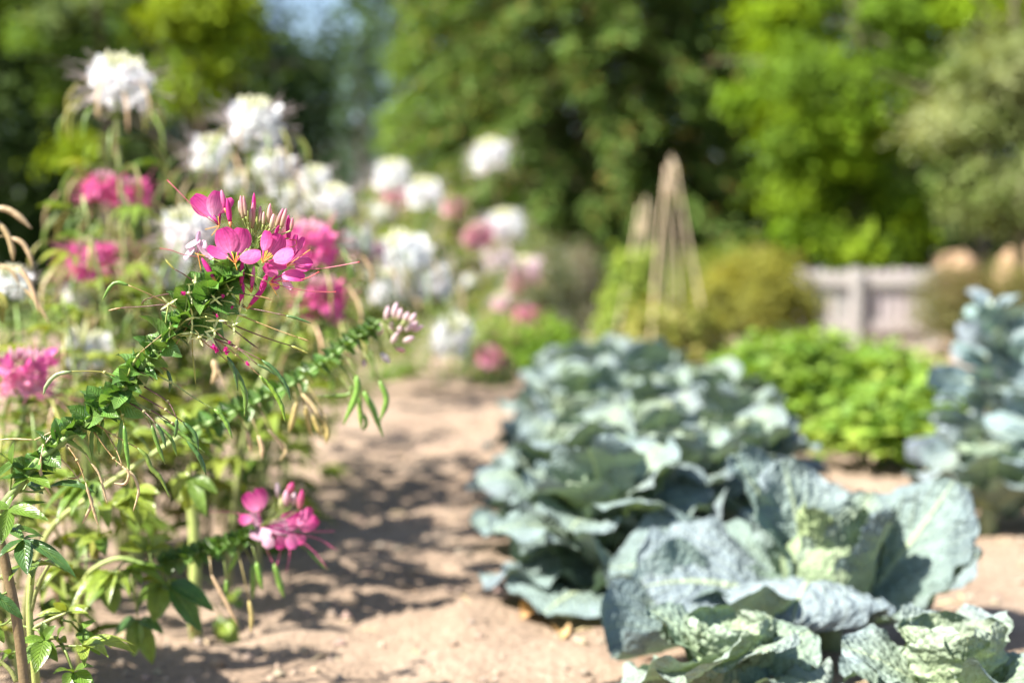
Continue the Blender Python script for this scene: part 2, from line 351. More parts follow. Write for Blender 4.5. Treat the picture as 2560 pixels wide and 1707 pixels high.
def bush(name, label, x, y, rx, rz, cols, seed, nclump=60, nleaf=60, lsize=0.05, cat='bush', group='bushes behind the vegetable bed', sig=0.09, mat=None, z0=0.35, lw=0.6):
    rs = np.random.RandomState(seed); root = empty(name, (x, y, 0), label, cat, group)
    mb = MB()
    for k in range(9):
        a = k * 0.7 + rs.uniform(-0.2, 0.2); e = V(math.cos(a) * rx * 0.6, math.sin(a) * rx * 0.6, rz * rs.uniform(0.9, 1.5))
        mb.tube(spline([V(0, 0, -0.02), e * 0.5 + V(0, 0, 0.05), e], 3), [0.014 - 0.0017 * i for i in range(7)], (0.13, 0.10, 0.06), 4)
    mb.build('stem', M_BARK, root)
    d = unit(rs.randn(nclump, 3)); d[:, 2] = np.abs(d[:, 2]) * 1.0 - 0.25; rr = 0.45 + 0.55 * rs.rand(nclump) ** 0.5
    cc = d * rr[:, None] * np.array([rx, rx, rz]) + np.array([0, 0, rz * (0.25 + z0)])
    cc[:, 2] = np.maximum(cc[:, 2], 0.06)
    base = np.array(cols)[rs.randint(0, len(cols), nclump)] * (0.8 + 0.4 * rs.rand(nclump, 1))
    idx = np.repeat(np.arange(nclump), nleaf); n = len(idx); c = cc[idx] + rs.randn(n, 3) * sig; c[:, 2] = np.maximum(c[:, 2], 0.015)
    nrm = unit(unit(c - np.array([0, 0, rz * 0.3])) * 0.5 + np.array([0, 0, 0.7]) + rs.randn(n, 3) * 0.5); ax = rs.randn(n, 3) + np.array([0, 0, 0.4])
    ln = lsize * (0.6 + 0.8 * rs.rand(n)); col = np.clip(base[idx] * (0.8 + 0.4 * rs.rand(n, 1)), 0, 1)
    leaf_cloud('foliage', mat or M_FOL, root, (0, 0, 0), c, nrm, ax, ln, ln * lw, col)
    return root
def gx(px, d): return (px - CX) / FPX * d

# far woods that closes the view, one mass
def far_woods():
    rs = np.random.RandomState(3); root = tag(empty('far_woods', (0, 48, 0), 'dark far woodland closing the view behind all garden trees', 'woodland'), kind='stuff')
    n = 62000; x = rs.uniform(-26, 26, n); prof = 7.7 + 0.5 * np.sin(x * 1.9) + 0.5 * np.sin(x * 4.3 + 1) + 5.0 * (np.abs(x + 7.2) > 1.5)
    z = prof * (1 - rs.rand(n) ** 1.3); y = rs.uniform(-2.5, 2.5, n)
    c = np.stack([x, y, z], 1) + rs.randn(n, 3) * 0.2; nrm = unit(rs.randn(n, 3) * 0.6 + np.array([0, -0.3, 0.8]))
    ln = rs.uniform(0.25, 0.55, n); cl = np.sin(x * 1.7) * np.sin(z * 1.3 + x); col = np.array([0.06, 0.105, 0.055]) * (1 + 0.45 * cl[:, None]) * (0.7 + 0.6 * rs.rand(n, 1))
    tag(leaf_cloud('crown', M_TREE, root, (0, 0, 0), c, nrm, rs.randn(n, 3), ln, ln * 0.6, col), kind='stuff')
far_woods()
LIME = [(0.17, 0.24, 0.012), (0.14, 0.215, 0.012), (0.11, 0.19, 0.014)]
SHADE_GREENS = [(0.03, 0.055, 0.014), (0.055, 0.095, 0.018), (0.02, 0.036, 0.01)]  # near-black leaf greens: deep shade of the rear foliage put into the colour
GREY = [(0.18, 0.22, 0.08), (0.23, 0.26, 0.12), (0.13, 0.18, 0.045)]
broadleaf('broadleaf_tree', 'dark broadleaf tree with dense shaded crown at the far left edge', gx(-130, 16), 16, 7, 0.16, 2.6, (1.5, 1.2, 2.5), 120, 170, 0.10, SHADE_GREENS, 11, csig=0.28)
broadleaf('broadleaf_tree', 'mid green broadleaf tree behind the tallest white cleome, grey green top', gx(265, 13), 13, 5, 0.07, 2.75, (0.62, 0.6, 0.95), 26, 170, 0.075, [(0.08, 0.14, 0.025), (0.11, 0.155, 0.05), (0.07, 0.13, 0.015)], 12, csig=0.13, shell=0.6)
broadleaf('broadleaf_tree', 'lime green tree with bright sunlit sprays against dark shade', gx(500, 10.5), 10.5, 4, 0.045, 2.42, (0.34, 0.30, 0.22), 13, 170, 0.075, LIME, 13, csig=0.12, shell=0.3,
          extra=[(-0.16, 0, 1.86), (-0.05, 0.1, 1.84), (0.12, 0, 2.05), (-0.92, 0.2, 1.50), (-0.98, 0.1, 1.40)])
broadleaf('broadleaf_tree', 'shaded dark tree standing behind the lime green sprays', gx(480, 20), 20, 9, 0.2, 3.0, (1.5, 1.5, 3.2), 120, 150, 0.13, SHADE_GREENS, 14, csig=0.34)
broadleaf('broadleaf_tree', 'deep shaded understorey tree filling the gap left of the lime tree', gx(90, 21), 21, 8, 0.2, 2.4, (1.9, 1.2, 2.6), 130, 150, 0.13, SHADE_GREENS, 19, csig=0.34)
for i, (px, d, h, r, lb) in enumerate(((690, 34, 6.1, 1.5, 'far bluish green pine under the patch of open sky'), (800, 37, 5.9, 1.7, 'far bluish green pine with sky showing through its thin top'), (905, 33, 5.9, 1.5, 'far bluish green pine just right of the sky patch'),
                                       (1010, 35, 9.5, 1.7, 'tall far bluish green pine beside the olive conifer'), (610, 36, 9, 1.5, 'tall far bluish green pine left of the open sky'))):
    conifer('pine_tree', lb, gx(px, d), d, h, r, (0.075, 0.125, 0.07), 30 + i, nb=80, nsp=16, z0=0.8, group='far pines', tip=(0.10, 0.14, 0.08))
conifer('spruce_tree', 'broad olive conifer with drooping layered boughs behind the bean poles', gx(1480, 16), 16, 9.5, 2.3, (0.09, 0.15, 0.034), 41, nb=330, nsp=40, z0=0.85, drp=0.42, tip=(0.20, 0.16, 0.045))
conifer('spruce_tree', 'narrower green conifer joined to the left flank of the broad one', gx(1160, 18), 18, 8.5, 1.3, (0.12, 0.20, 0.028), 42, nb=190, nsp=30, z0=0.4, tip=(0.20, 0.27, 0.03))
conifer('spruce_tree', 'olive brown conifer joined to the right flank of the broad one', gx(1830, 17.5), 17.5, 9, 1.6, (0.09, 0.14, 0.034), 43, nb=210, nsp=30, z0=0.5, tip=(0.26, 0.20, 0.05))
RG = [(0.17, 0.27, 0.012), (0.20, 0.30, 0.015), (0.13, 0.23, 0.012), (0.10, 0.18, 0.012)]
broadleaf('broadleaf_tree', 'bright green broadleaf tree with dark hollows above the low fence', gx(2130, 13.5), 13.5, 6.5, 0.12, 2.45, (1.0, 0.9, 1.35), 58, 330, 0.075, RG, 15, csig=0.17, shell=0.75,
          extra=[(-0.35, -0.4, 0.78), (-0.1, -0.5, 0.70), (0.15, -0.5, 0.72), (-0.55, -0.3, 0.92), (0.38, -0.4, 1.05), (0.48, -0.4, 1.15), (-0.6, -0.3, 1.2), (0.3, -0.4, 0.9)])
broadleaf('broadleaf_tree', 'dark shaded broadleaf tree behind the bright green one', gx(2280, 17), 17, 8, 0.18, 2.4, (2.0, 1.2, 2.6), 130, 150, 0.12, SHADE_GREENS, 16, csig=0.33)
broadleaf('broadleaf_tree', 'silvery grey green tree with fine leaves at the right edge', gx(2535, 10.5), 10.5, 4, 0.05, 1.6, (0.55, 0.5, 0.72), 60, 300, 0.05, GREY, 17, csig=0.14, shell=0.4)
broadleaf('broadleaf_tree', 'yellow green tree crown reaching in over the top right corner', gx(2440, 14), 14, 6, 0.10, 3.35, (0.9, 0.8, 0.5), 26, 260, 0.08, [(0.20, 0.27, 0.012), (0.15, 0.23, 0.012)], 18, csig=0.17)

# ------------------------------------------------------------------ bushes, bean teepees, fence, boulders
bush('shrub', 'olive green rounded shrub with dark base left of the grey fence', gx(1885, 9.6), 9.6, 0.40, 0.50, [(0.24, 0.245, 0.045), (0.28, 0.275, 0.05), (0.19, 0.20, 0.04)], 51, 130, 90, 0.035, sig=0.06)
bush('shrub', 'smaller olive shrub between the bean poles and the rounded shrub', gx(1760, 10.2), 10.2, 0.24, 0.48, [(0.16, 0.20, 0.04), (0.14, 0.17, 0.035)], 52, 60, 80, 0.035, sig=0.06)
bush('shrub', 'grey green lavender like shrub left of the bean poles', gx(1355, 9.0), 9.0, 0.24, 0.54, [(0.19, 0.22, 0.14), (0.23, 0.24, 0.18), (0.15, 0.19, 0.10)], 53, 90, 90, 0.035, sig=0.06, lw=0.3)
bush('shrub', 'second grey shrub with mauve tint just beside the first bean frame', gx(1450, 10.0), 10.0, 0.18, 0.52, [(0.22, 0.23, 0.17), (0.25, 0.23, 0.21)], 54, 60, 80, 0.035, sig=0.06, lw=0.3)
bush('leafy_plant', 'low bright green leafy plant at the far end of the path', gx(1350, 7.8), 7.8, 0.19, 0.17, [(0.17, 0.30, 0.04), (0.21, 0.34, 0.04)], 55, 50, 60, 0.05, 'plant', sig=0.05)
bush('leafy_plant', 'low bright green leafy plant under the grey green shrub', gx(1235, 7.9), 7.9, 0.16, 0.18, [(0.16, 0.28, 0.04), (0.19, 0.31, 0.04)], 56, 40, 60, 0.05, 'plant', sig=0.05)
bush('shrub', 'dark evergreen shrub in the shade under the broad conifer', gx(1560, 12.5), 12.5, 0.55, 0.5, SHADE_GREENS, 57, 80, 70, 0.06, sig=0.1)
bush('shrub', 'green shrub at the foot of the right hand conifer', gx(1790, 12), 12, 0.45, 0.45, [(0.10, 0.17, 0.03), (0.13, 0.19, 0.03)], 58, 80, 70, 0.05, sig=0.1)
bush('dry_grass_clump', 'brownish olive grass clump in front of the orange boulders', gx(2395, 9.6), 9.6, 0.27, 0.44, [(0.15, 0.14, 0.05), (0.12, 0.13, 0.045), (0.18, 0.14, 0.06)], 59, 70, 80, 0.07, 'grass clump', sig=0.07, lw=0.14)
bush('dry_grass_clump', 'greener grass clump in front of the larger boulder', gx(2530, 9.9), 9.9, 0.24, 0.42, [(0.16, 0.17, 0.05), (0.20, 0.18, 0.06)], 60, 60, 80, 0.07, 'grass clump', sig=0.07, lw=0.14)
bush('leafy_plant', 'small dark green plant alone at the far end of the path', gx(1228, 7.0), 7.0, 0.09, 0.07, [(0.05, 0.10, 0.04), (0.07, 0.12, 0.05)], 63, 24, 50, 0.04, 'plant', sig=0.03)
def teepee(label, px, d, topx, topy, feet, vcols, seed, vine_lbl, vh, thick=0.0078, nv=4200):
    x, y = ground_xy(px, d); org = V(x, y, 0); root = empty('bean_teepee', org, label, 'bean frame', 'bean pole teepees')
    top = P(topx, topy, d); mb = None
    for k, (dx, dy, tx) in enumerate(feet):
        f = V(x + dx, y + dy, -0.03); t = top + V(tx, R.uniform(-0.02, 0.02), 0.015 + 0.03 * (k % 3)); mid = f.lerp(t, 0.5) + V(R.uniform(-.015, .015), 0, 0)
        mb = MB(); mb.tube(spline([f, mid, t], 5), [thick * (1.1 - 0.04 * i) for i in range(11)], vary((0.52, 0.42, 0.28), 0.1), 7); mb.build('pole', M_WOOD, root, org)
    tw = MB(); c = top + V(0, 0, -0.18)
    tw.tube([c + V(0.035 * math.cos(a * 0.9), 0.035 * math.sin(a * 0.9), 0.004 * a) for a in range(24)], 0.006, (0.45, 0.36, 0.25), 5); tw.build('twine', M_WOOD, root, org)
    rs = np.random.RandomState(seed); n = nv; q = rs.rand(n) ** 1.3; a = rs.uniform(0, 2 * PI, n); ft = max(abs(f[0]) for f in feet) + 0.06
    rad = ft * (1 - q * vh * 0.75) * (0.75 + 0.35 * rs.rand(n)); cc = np.stack([np.cos(a) * rad + (top.x - x) * q * vh, np.sin(a) * rad, q * vh * top.z + 0.02], 1) + rs.randn(n, 3) * 0.035
    cc[:, 2] = np.maximum(cc[:, 2], 0.02)
    nrm = unit(np.stack([np.cos(a), np.sin(a), np.full(n, 0.7)], 1) + rs.randn(n, 3) * 0.5); ln = rs.uniform(0.035, 0.07, n)
    col = np.array(vcols)[rs.randint(0, len(vcols), n)] * (0.75 + 0.5 * rs.rand(n, 1))
    v = empty('bean_vine', org, vine_lbl, 'bean vine', 'bean vines on the poles'); sm = MB()
    for k, (dx, dy, tx) in enumerate(feet):
        f = V(x + dx, y + dy, 0); t = top; sm.tube([f.lerp(t, s_ / 30 * vh) + V(0.018 * math.cos(s_ * 1.3), 0.018 * math.sin(s_ * 1.3), 0) for s_ in range(31)], 0.003, (0.16, 0.22, 0.05), 4)
    sm.build('stem', M_STEM, v, org); leaf_cloud('foliage', M_FOL, v, (0, 0, 0), cc, nrm, rs.randn(n, 3), ln, ln * 0.75, col)
teepee('tall wooden bean teepee with bundled top, nearer of the two', 1690, 8.7, 1672, 420, [(-0.19, -0.30, -0.012), (0.22, -0.12, 0.03), (0.06, 0.22, 0.015), (-0.04, 0.24, -0.005)],
       [(0.22, 0.24, 0.04), (0.18, 0.21, 0.04), (0.26, 0.24, 0.07)], 61, 'sparse yellow green bean vine round the foot of the tall teepee', 0.26, nv=2200)
teepee('shorter wooden bean teepee wrapped in vine, behind the tall one', 1570, 9.6, 1603, 520, [(-0.13, -0.28, -0.01), (0.03, -0.24, 0.06), (0.0, 0.2, 0.03)],
       [(0.20, 0.29, 0.04), (0.25, 0.31, 0.05), (0.17, 0.25, 0.04)], 62, 'thick light green bean vine covering the shorter teepee', 0.66)
def fence():
    d = 10.2; x0, x1 = gx(1990, d), gx(2345, d); y = d; top = 0.565; root = empty('picket_fence', ((x0 + x1) / 2, y, 0), 'low weathered grey picket fence behind the bright green vegetables', 'fence')
    org = V((x0 + x1) / 2, y, 0)
    def box(a, b, col):
        mb = MB(); v = [V(x, yy, z) for z in (a[2], b[2]) for yy in (a[1], b[1]) for x in (a[0], b[0])]
        mb.add(v, [(0, 2, 3, 1), (4, 5, 7, 6), (0, 1, 5, 4), (2, 6, 7, 3), (0, 4, 6, 2), (1, 3, 7, 5)], [vary(col, 0.08)] * 8); return mb
    W = (0.39, 0.355, 0.34); x = x0; k = 0
    while x < x1:
        wd = 0.062; h = top + R.uniform(-0.012, 0.012); c = vary(W, 0.1); mb = MB(); m = x + wd / 2
        v = [V(xx, yy, z) for yy in (y, y + 0.018) for xx, z in ((x, 0.0), (x + wd, 0.0), (x + wd, h - 0.02), (m, h), (x, h - 0.02))]
        mb.add(v, [(0, 1, 2, 3, 4), (9, 8, 7, 6, 5), (0, 5, 6, 1), (1, 6, 7, 2), (2, 7, 8, 3), (3, 8, 9, 4), (4, 9, 5, 0)], [c] * 10)
        mb.build('picket', M_WOOD, root, org, False); x += wd + 0.012; k += 1
    for z in (0.12, 0.44): box((x0 - 0.02, y - 0.03, z), (x1 + 0.02, y - 0.003, z + 0.075), W).build('rail', M_WOOD, root, org, False)
    for px in (2000, 2135, 2330): box((gx(px, d) - 0.03, y - 0.075, -0.02), (gx(px, d) + 0.03, y - 0.033, top + 0.01), W).build('post', M_WOOD, root, org, False)
fence()
def boulder(x, y, rx, rz, label, seed):
    mb = MB(); n, m = 22, 14; vs = []
    for j in range(m + 1):
        th = PI * j / m
        for i in range(n):
            a = 2 * PI * i / n; dr = V(math.sin(th) * math.cos(a), math.sin(th) * math.sin(a), math.cos(th))
            k = 1 + 0.22 * noise.noise(dr * 1.1 + V(seed, 0, 0)) + 0.20 * noise.noise(dr * 2.6 + V(seed, 3, 0)) + 0.06 * noise.noise(dr * 7); sq = lambda c: math.copysign(abs(c) ** 0.65, c); vs.append(V(x, y, rz * 0.85) + V(sq(dr.x) * rx, sq(dr.y) * rx, sq(dr.z) * rz) * k)
    fs = [(j * n + i, (j + 1) * n + i, (j + 1) * n + (i + 1) % n, j * n + (i + 1) % n) for j in range(m) for i in range(n)]
    mb.add(vs, fs, [(0.30, 0.195, 0.12)] * len(vs)); tag(mb.build('boulder', M_STONE, None, V(x, y, 0)), label, 'boulder', 'boulders by the fence')
boulder(gx(2570, 12.5), 12.5, 0.27, 0.42, 'larger pale orange sandstone boulder at the right edge behind grass', 1.7)
boulder(gx(2390, 12.8), 12.8, 0.2, 0.37, 'smaller pale orange sandstone boulder right of the grey fence', 4.2)

# ================================================================== VEGETABLES
def cab_leaf(org, az, e0, e1, L, W, c0, c1, cup=0.18, wavy=0.04, blis=0.006, nu=18, nv=24, roll=0.0, base_r=0.03, z0=0.02, tipfold=0.0, bf=55, side=0.0):
    """savoy leaf: spine rises at e0 and ends at e1 (degrees), blistered between the veins"""
    mb = MB(); dr = V(math.cos(az), math.sin(az), 0); sd = V(-math.sin(az), math.cos(az), 0); p = org + dr * base_r + V(0, 0, z0); st = L / nv; vs = []; cs = []; us = []
    ph = R.uniform(0, 9); so = R.uniform(0, 50)
    for j in range(nv + 1):
        q = j / nv; e = math.radians(lerp(e0, e1, q ** 1.3)); t = dr * math.cos(e) + V(0, 0, math.sin(e)); t = (t + sd * side * q).normalized(); n = (V(0, 0, 1) * math.cos(e) - dr * math.sin(e))
        wq = W * 0.5 * PROF['cab'](q)
        for i in range(nu + 1):
            u = 2 * i / nu - 1; a = roll
            s2 = sd * math.cos(a) + n * math.sin(a); n2 = n * math.cos(a) - sd * math.sin(a)
            h = cup * W * u * u * (0.4 + 0.6 * math.sin(PI * q)) + wavy * W * abs(u) ** 2.2 * math.sin(q * 15 + ph + 2.3 * u)
            h -= tipfold * W * max(0, abs(u) - 0.55) ** 1.2
            if abs(u) > 0.07:
                b = noise.noise((u * W * bf * 0.5 + so, q * L * bf, so)); h += blis * (b + 0.5 * noise.noise((u * W * bf + so, q * L * bf * 2, 1.0)))
                h += blis * 0.9 * (abs(((q - abs(u) * 0.5) * 8) % 1 - 0.5) * 2 - 0.5) * -1
            edge = 1 + 0.05 * math.sin(q * 37 + ph) * abs(u)
            vs.append(p + s2 * (wq * u * edge) + n2 * h); cs.append(mix(c0, c1, min(1, q * 1.2) * (0.55 + 0.45 * abs(u)))); us.append((u, q, 0))
        p = p + t * st
    k = nu + 1; mb.add(vs, [(j * k + i, j * k + i + 1, (j + 1) * k + i + 1, (j + 1) * k + i) for j in range(nv) for i in range(nu)], cs, us)
    rb = MB()
    return mb
BLUE = (0.145, 0.192, 0.208); BLUE2 = (0.185, 0.232, 0.252); PALE = (0.26, 0.33, 0.165); MIDG = (0.16, 0.225, 0.17)
def cabbage(label, x, y, leaves, heart=0.07, hc=PALE, hz=0.09, group='savoy cabbages in the bed', res=(18, 24)):
    org = V(x, y, 0); root = empty('savoy_cabbage', org, label, 'cabbage', group)
    st = MB(); st.tube([V(0, 0, -0.02), V(0, 0, 0.05), V(0, 0, hz)], [0.024, 0.02, 0.018], (0.2, 0.25, 0.13), 8); st.build('stalk', M_STEM, root)
    if heart:
        mb = MB(); n, m = 26, 18; vs = []; us = []
        for j in range(m + 1):
            th = PI * j / m
            for i in range(n):
                a = 2 * PI * i / n; dv = V(math.sin(th) * math.cos(a), math.sin(th) * math.sin(a), math.cos(th))
                k = 1 + 0.10 * noise.noise(dv * 2.2 + V(x, y, 0)) + 0.05 * noise.noise(dv * 8); vs.append(V(0, 0, hz + heart * 0.3) + dv * heart * k); us.append((math.cos(a) * 0.9, j / m, 0))
        mb.add(vs, [(j * n + i, (j + 1) * n + i, (j + 1) * n + (i + 1) % n, j * n + (i + 1) % n) for j in range(m) for i in range(n)], [hc] * len(vs), us); mb.build('heart', M_CAB, root)
    for lf in leaves:
        kw = dict(lf); az = math.radians(kw.pop('az')); c = kw.pop('c', None)
        cab_leaf(V(0, 0, 0), az, kw.pop('e0'), kw.pop('e1'), kw.pop('L'), kw.pop('W'), *(c or (vary(MIDG, .1), vary(BLUE, .1))), nu=res[0], nv=res[1], **kw).build('leaf', M_CAB, root)
    return root
def rosette(n, L, W, seed, inner=5, flat=0, pale=0.0, rise=0.0, blis=0.005):
    r = random.Random(seed); out = []
    for i in range(n):
        a = i * 137.5 + r.uniform(-15, 15); q = i / n
        out.append(dict(az=a, e0=lerp(34, 74, q ** .8) - flat + r.uniform(-10, 10), e1=lerp(-62, 40, q) - flat + r.uniform(-20, 20), L=L * lerp(1.05, 0.72, q) * r.uniform(0.9, 1.1), W=W * lerp(1.0, 0.8, q) * r.uniform(0.9, 1.12),
                        cup=r.uniform(-0.12, 0.2), wavy=r.uniform(0.04, 0.09), roll=r.uniform(-0.35, 0.35), blis=blis, z0=0.03 + (0.07 + rise) * q ** 0.7, c=(vary(mix(MIDG, PALE, max(pale, q * 0.7)), .1), vary(mix(mix(BLUE, BLUE2, r.random()), PALE, pale * .6), .1))))
    for i in range(6 if n > 14 else 0):
        a = i * 60 + r.uniform(-18, 18); old = r.random() < 0.0
        out.append(dict(az=a, e0=14 + r.uniform(-6, 8), e1=-16 + r.uniform(-8, 8), L=L * r.uniform(0.95, 1.15), W=W * r.uniform(0.9, 1.1), cup=r.uniform(-.08, .16), wavy=r.uniform(.05, .09), roll=r.uniform(-.3, .3), z0=0.035, blis=blis, c=(vary((0.30, 0.29, 0.10), .1), vary((0.26, 0.25, 0.12), .1)) if old else (vary(MIDG, .12), vary(mix(BLUE, BLUE2, r.random()), .12))))
    for i in range(inner):
        a = i * 360 / inner + r.uniform(-12, 12)
        out.append(dict(az=a, e0=82, e1=62 + r.uniform(-12, 20), L=L * 0.62, W=W * 0.75, cup=0.32, wavy=0.05, blis=blis, z0=0.08 + rise, base_r=0.035, c=(vary(PALE, .1), vary(mix(PALE, BLUE2, 0.55), .1))))
    return out
# azimuth: 0 = right, 90 = away, 180 = left, 270 = towards the camera
x, y = ground_xy(2080, 2.22)
cabbage('large front savoy cabbage with a broad pale ribbed leaf spread to the left', x, y, [
    dict(az=196, e0=30, e1=-8, L=0.30, W=0.31, cup=-0.06, wavy=0.045, roll=-0.6, z0=0.045, side=0.1, c=(BLUE2, BLUE2)),
    dict(az=214, e0=8, e1=-6, L=0.40, W=0.24, cup=0.42, wavy=0.06, roll=-0.1, z0=0.03, c=(MIDG, BLUE)),
    dict(az=172, e0=30, e1=-16, L=0.33, W=0.27, cup=0.10, wavy=0.06, roll=-0.3, z0=0.05),
    dict(az=118, e0=72, e1=66, L=0.245, W=0.17, cup=0.10, wavy=0.07, roll=-0.2, z0=0.05, c=(MIDG, BLUE2)),
    dict(az=140, e0=66, e1=44, L=0.27, W=0.2, cup=0.22, wavy=0.06, z0=0.06),
    dict(az=75, e0=60, e1=50, L=0.20, W=0.16, cup=0.12, wavy=0.06, z0=0.06),
    dict(az=10, e0=46, e1=56, L=0.28, W=0.20, cup=0.24, wavy=0.05, roll=0.6, z0=0.04, tipfold=0.5, c=(MIDG, BLUE)),
    dict(az=350, e0=26, e1=40, L=0.24, W=0.16, cup=0.15, wavy=0.06, roll=0.3, z0=0.03),
    dict(az=45, e0=66, e1=60, L=0.2, W=0.14, cup=0.2, wavy=0.05, z0=0.05, c=(PALE, BLUE)),
    dict(az=296, e0=84, e1=72, L=0.20, W=0.14, cup=0.25, wavy=0.06, z0=0.03, c=(PALE, mix(PALE, BLUE2, .7))),
    dict(az=322, e0=70, e1=66, L=0.21, W=0.12, cup=0.2, wavy=0.06, z0=0.03, c=(MIDG, BLUE)),
    dict(az=246, e0=56, e1=-52, L=0.26, W=0.25, cup=-0.14, wavy=0.05, blis=0.007, z0=0.05, c=(BLUE2, BLUE2)),
    dict(az=236, e0=78, e1=60, L=0.17, W=0.08, cup=0.3, wavy=0.05, z0=0.07, c=(PALE, PALE)),
], heart=0.072, hz=0.10, hc=mix(PALE, MIDG, .4), res=(34, 44))
x, y = ground_xy(1830, 1.76)
cabbage('pale green young savoy cabbage cut by the bottom edge of the view', x, y, rosette(11, 0.125, 0.15, 2, 5, 20, 0.35, blis=0.0028), heart=0.05, hz=0.06, hc=MIDG, res=(26, 32))
x, y = ground_xy(2400, 1.68)
cabbage('blue green savoy cabbage in the bottom right corner', x, y, rosette(12, 0.15, 0.16, 3, 4, 26, blis=0.0028), heart=0.045, hz=0.05, hc=MIDG, res=(26, 32))
for px, d, L, W, sd, lb in ((1480, 2.50, 0.22, 0.22, 4, 'savoy cabbage on the path side touching the big leaf of the front one'), (1640, 2.72, 0.24, 0.22, 13, 'savoy cabbage with pale yellow green heart just behind the large front one'), (1800, 2.95, 0.24, 0.20, 14, 'savoy cabbage behind the upright leaf of the front one, at the parsley side'),
                            (1420, 2.95, 0.23, 0.22, 5, 'savoy cabbage leaning out over the sandy path, second along its edge'), (1600, 3.25, 0.26, 0.23, 15, 'savoy cabbage in the very middle of the bed, ringed by others'), (1770, 3.6, 0.25, 0.22, 6, 'savoy cabbage with upright pale leaf facing the bright green vegetables'),
                            (1420, 3.5, 0.25, 0.24, 7, 'wide savoy cabbage at the middle of the path edge'), (1590, 3.95, 0.26, 0.24, 16, 'savoy cabbage between the wide path edge one and the parsley'), (1720, 4.3, 0.26, 0.23, 8, 'savoy cabbage with a dark shaded fold nearest the bright green row'),
                            (1420, 4.3, 0.27, 0.24, 9, 'savoy cabbage on the path edge before the last pair'), (1570, 4.85, 0.29, 0.26, 10, 'savoy cabbage below the foot of the tall bean teepee'), (1430, 5.3, 0.30, 0.27, 11, 'last savoy cabbage at the far end of the path edge')):
    x, y = ground_xy(px + 40, d); cabbage(lb, x, y, rosette(17, L * 0.92, W * 0.95, sd, rise=0.06 if L > .2 else 0), heart=0.075 if L > 0.2 else 0.035, hz=0.13 if L > .2 else 0.07, res=(16, 20))
def kale(label, x, y, h, spread, seed, n=90):
    r = random.Random(seed); org = V(x, y, 0); root = empty('kale', org, label, 'kale plant', 'kale plants at the right'); st = MB(); top = V(0.02, 0, h * 0.75)
    st.tube(spline([V(0, 0, -0.02), V(0.01, 0, h * 0.4), top], 5), [0.02] * 11, (0.28, 0.34, 0.22), 7); st.build('stem', M_STEM, root)
    for i in range(n):
        q = i / n; a = i * 2.399 + r.uniform(-0.3, 0.3); z = h * (0.12 + 0.66 * q); e0 = math.radians(lerp(0, 78, q ** 0.9) + r.uniform(-28, 28)); L = 0.82 * spread * (1.0 - 0.35 * q) * r.uniform(0.75, 1.1)
        mb = MB(); b = V(0, 0, z); dr = V(math.cos(a), math.sin(a), 0); m = b + (dr * math.cos(e0) + V(0, 0, math.sin(e0))) * (L * 0.45); e = m + (dr * math.cos(e0 * 0.6) + V(0, 0, math.sin(e0) * 0.5 - 0.15)) * (L * 0.62)
        mb.tube([b, m], [0.005, 0.003], (0.42, 0.48, 0.33), 5); mb.blade(m - (m - b) * 0.3, e, L * r.uniform(0.36, 0.52), V(-0.2, -0.4, 0.8) + dr * -0.4 + rv_(r, 0.9), 'round', cup=r.uniform(-0.1, 0.25), bend=r.uniform(0, 0.12), nu=6, nv=9, wave=0.07, c0=vary((0.17, 0.24, 0.25), .25), c1=vary((0.21, 0.275, 0.30), .25))
        mb.build('leaf', M_KALE, root)
x, y = ground_xy(2490, 3.7); kale('tall blue green kale with many upright waxy leaves at the right edge', x, y, 0.58, 0.24, 3, 99)
x, y = ground_xy(2590, 4.0); kale('blue green kale standing behind the tall one, only its top showing', x, y, 0.56, 0.2, 5, 80)
x, y = ground_xy(2650, 3.4); kale('second blue green kale half cut off by the right edge', x, y, 0.5, 0.22, 4, 70)
x, y = ground_xy(2480, 3.15); cabbage('blue green cabbage with wide ribbed leaf at the foot of the tall kale', x, y, rosette(10, 0.2, 0.18, 21, 4), heart=0.05, res=(16, 20), group='savoy cabbages in the bed')
def greens(label, x, y, h, w_, seed):
    r = random.Random(seed); org = V(x, y, 0); root = empty('parsley', org, label, 'parsley plant', 'bright green parsley row'); st = MB(); lf = MB()
    for i in range(34):
        a = r.uniform(0, 2 * PI); o = r.random() ** 0.6; e = V(math.cos(a) * w_ * o, math.sin(a) * w_ * o, h * (1.1 - 0.55 * o) * r.uniform(0.55, 1.15)); st.tube(spline([V(math.cos(a) * .02, math.sin(a) * .02, 0), e * 0.5 + V(0, 0, h * 0.12), e], 3), 0.0022, (0.15, 0.27, 0.05), 4, False)
        ck = vary(r.choice([(0.19, 0.31, 0.05), (0.24, 0.36, 0.06), (0.14, 0.25, 0.04)]), 0.15)
        for k in range(15):
            c = e + V(r.gauss(0, 0.033), r.gauss(0, 0.033), r.gauss(0, 0.024)); d = V(r.uniform(-1, 1), r.uniform(-1, 1), r.uniform(-0.3, 0.4)).normalized()
            lf.blade(c, c + d * r.uniform(0.035, 0.06), r.uniform(0.03, 0.05), V(r.uniform(-.5, .5), r.uniform(-.5, .5), 1), 'leaf', cup=0.15, bend=0.1, nu=2, nv=3, c0=ck, c1=vary(ck, 0.15))
    st.build('stem', M_STEM, root); lf.build('foliage', M_FOL, root)
GP = [(1870, 5.2, .29), (1990, 5.3, .30), (2120, 5.2, .30), (2250, 5.1, .28), (1890, 4.7, .26), (2020, 4.7, .28), (2150, 4.6, .26), (2290, 4.5, .24), (2190, 4.15, .18), (2310, 4.0, .18), (1930, 5.9, .27), (2110, 5.9, .27)]
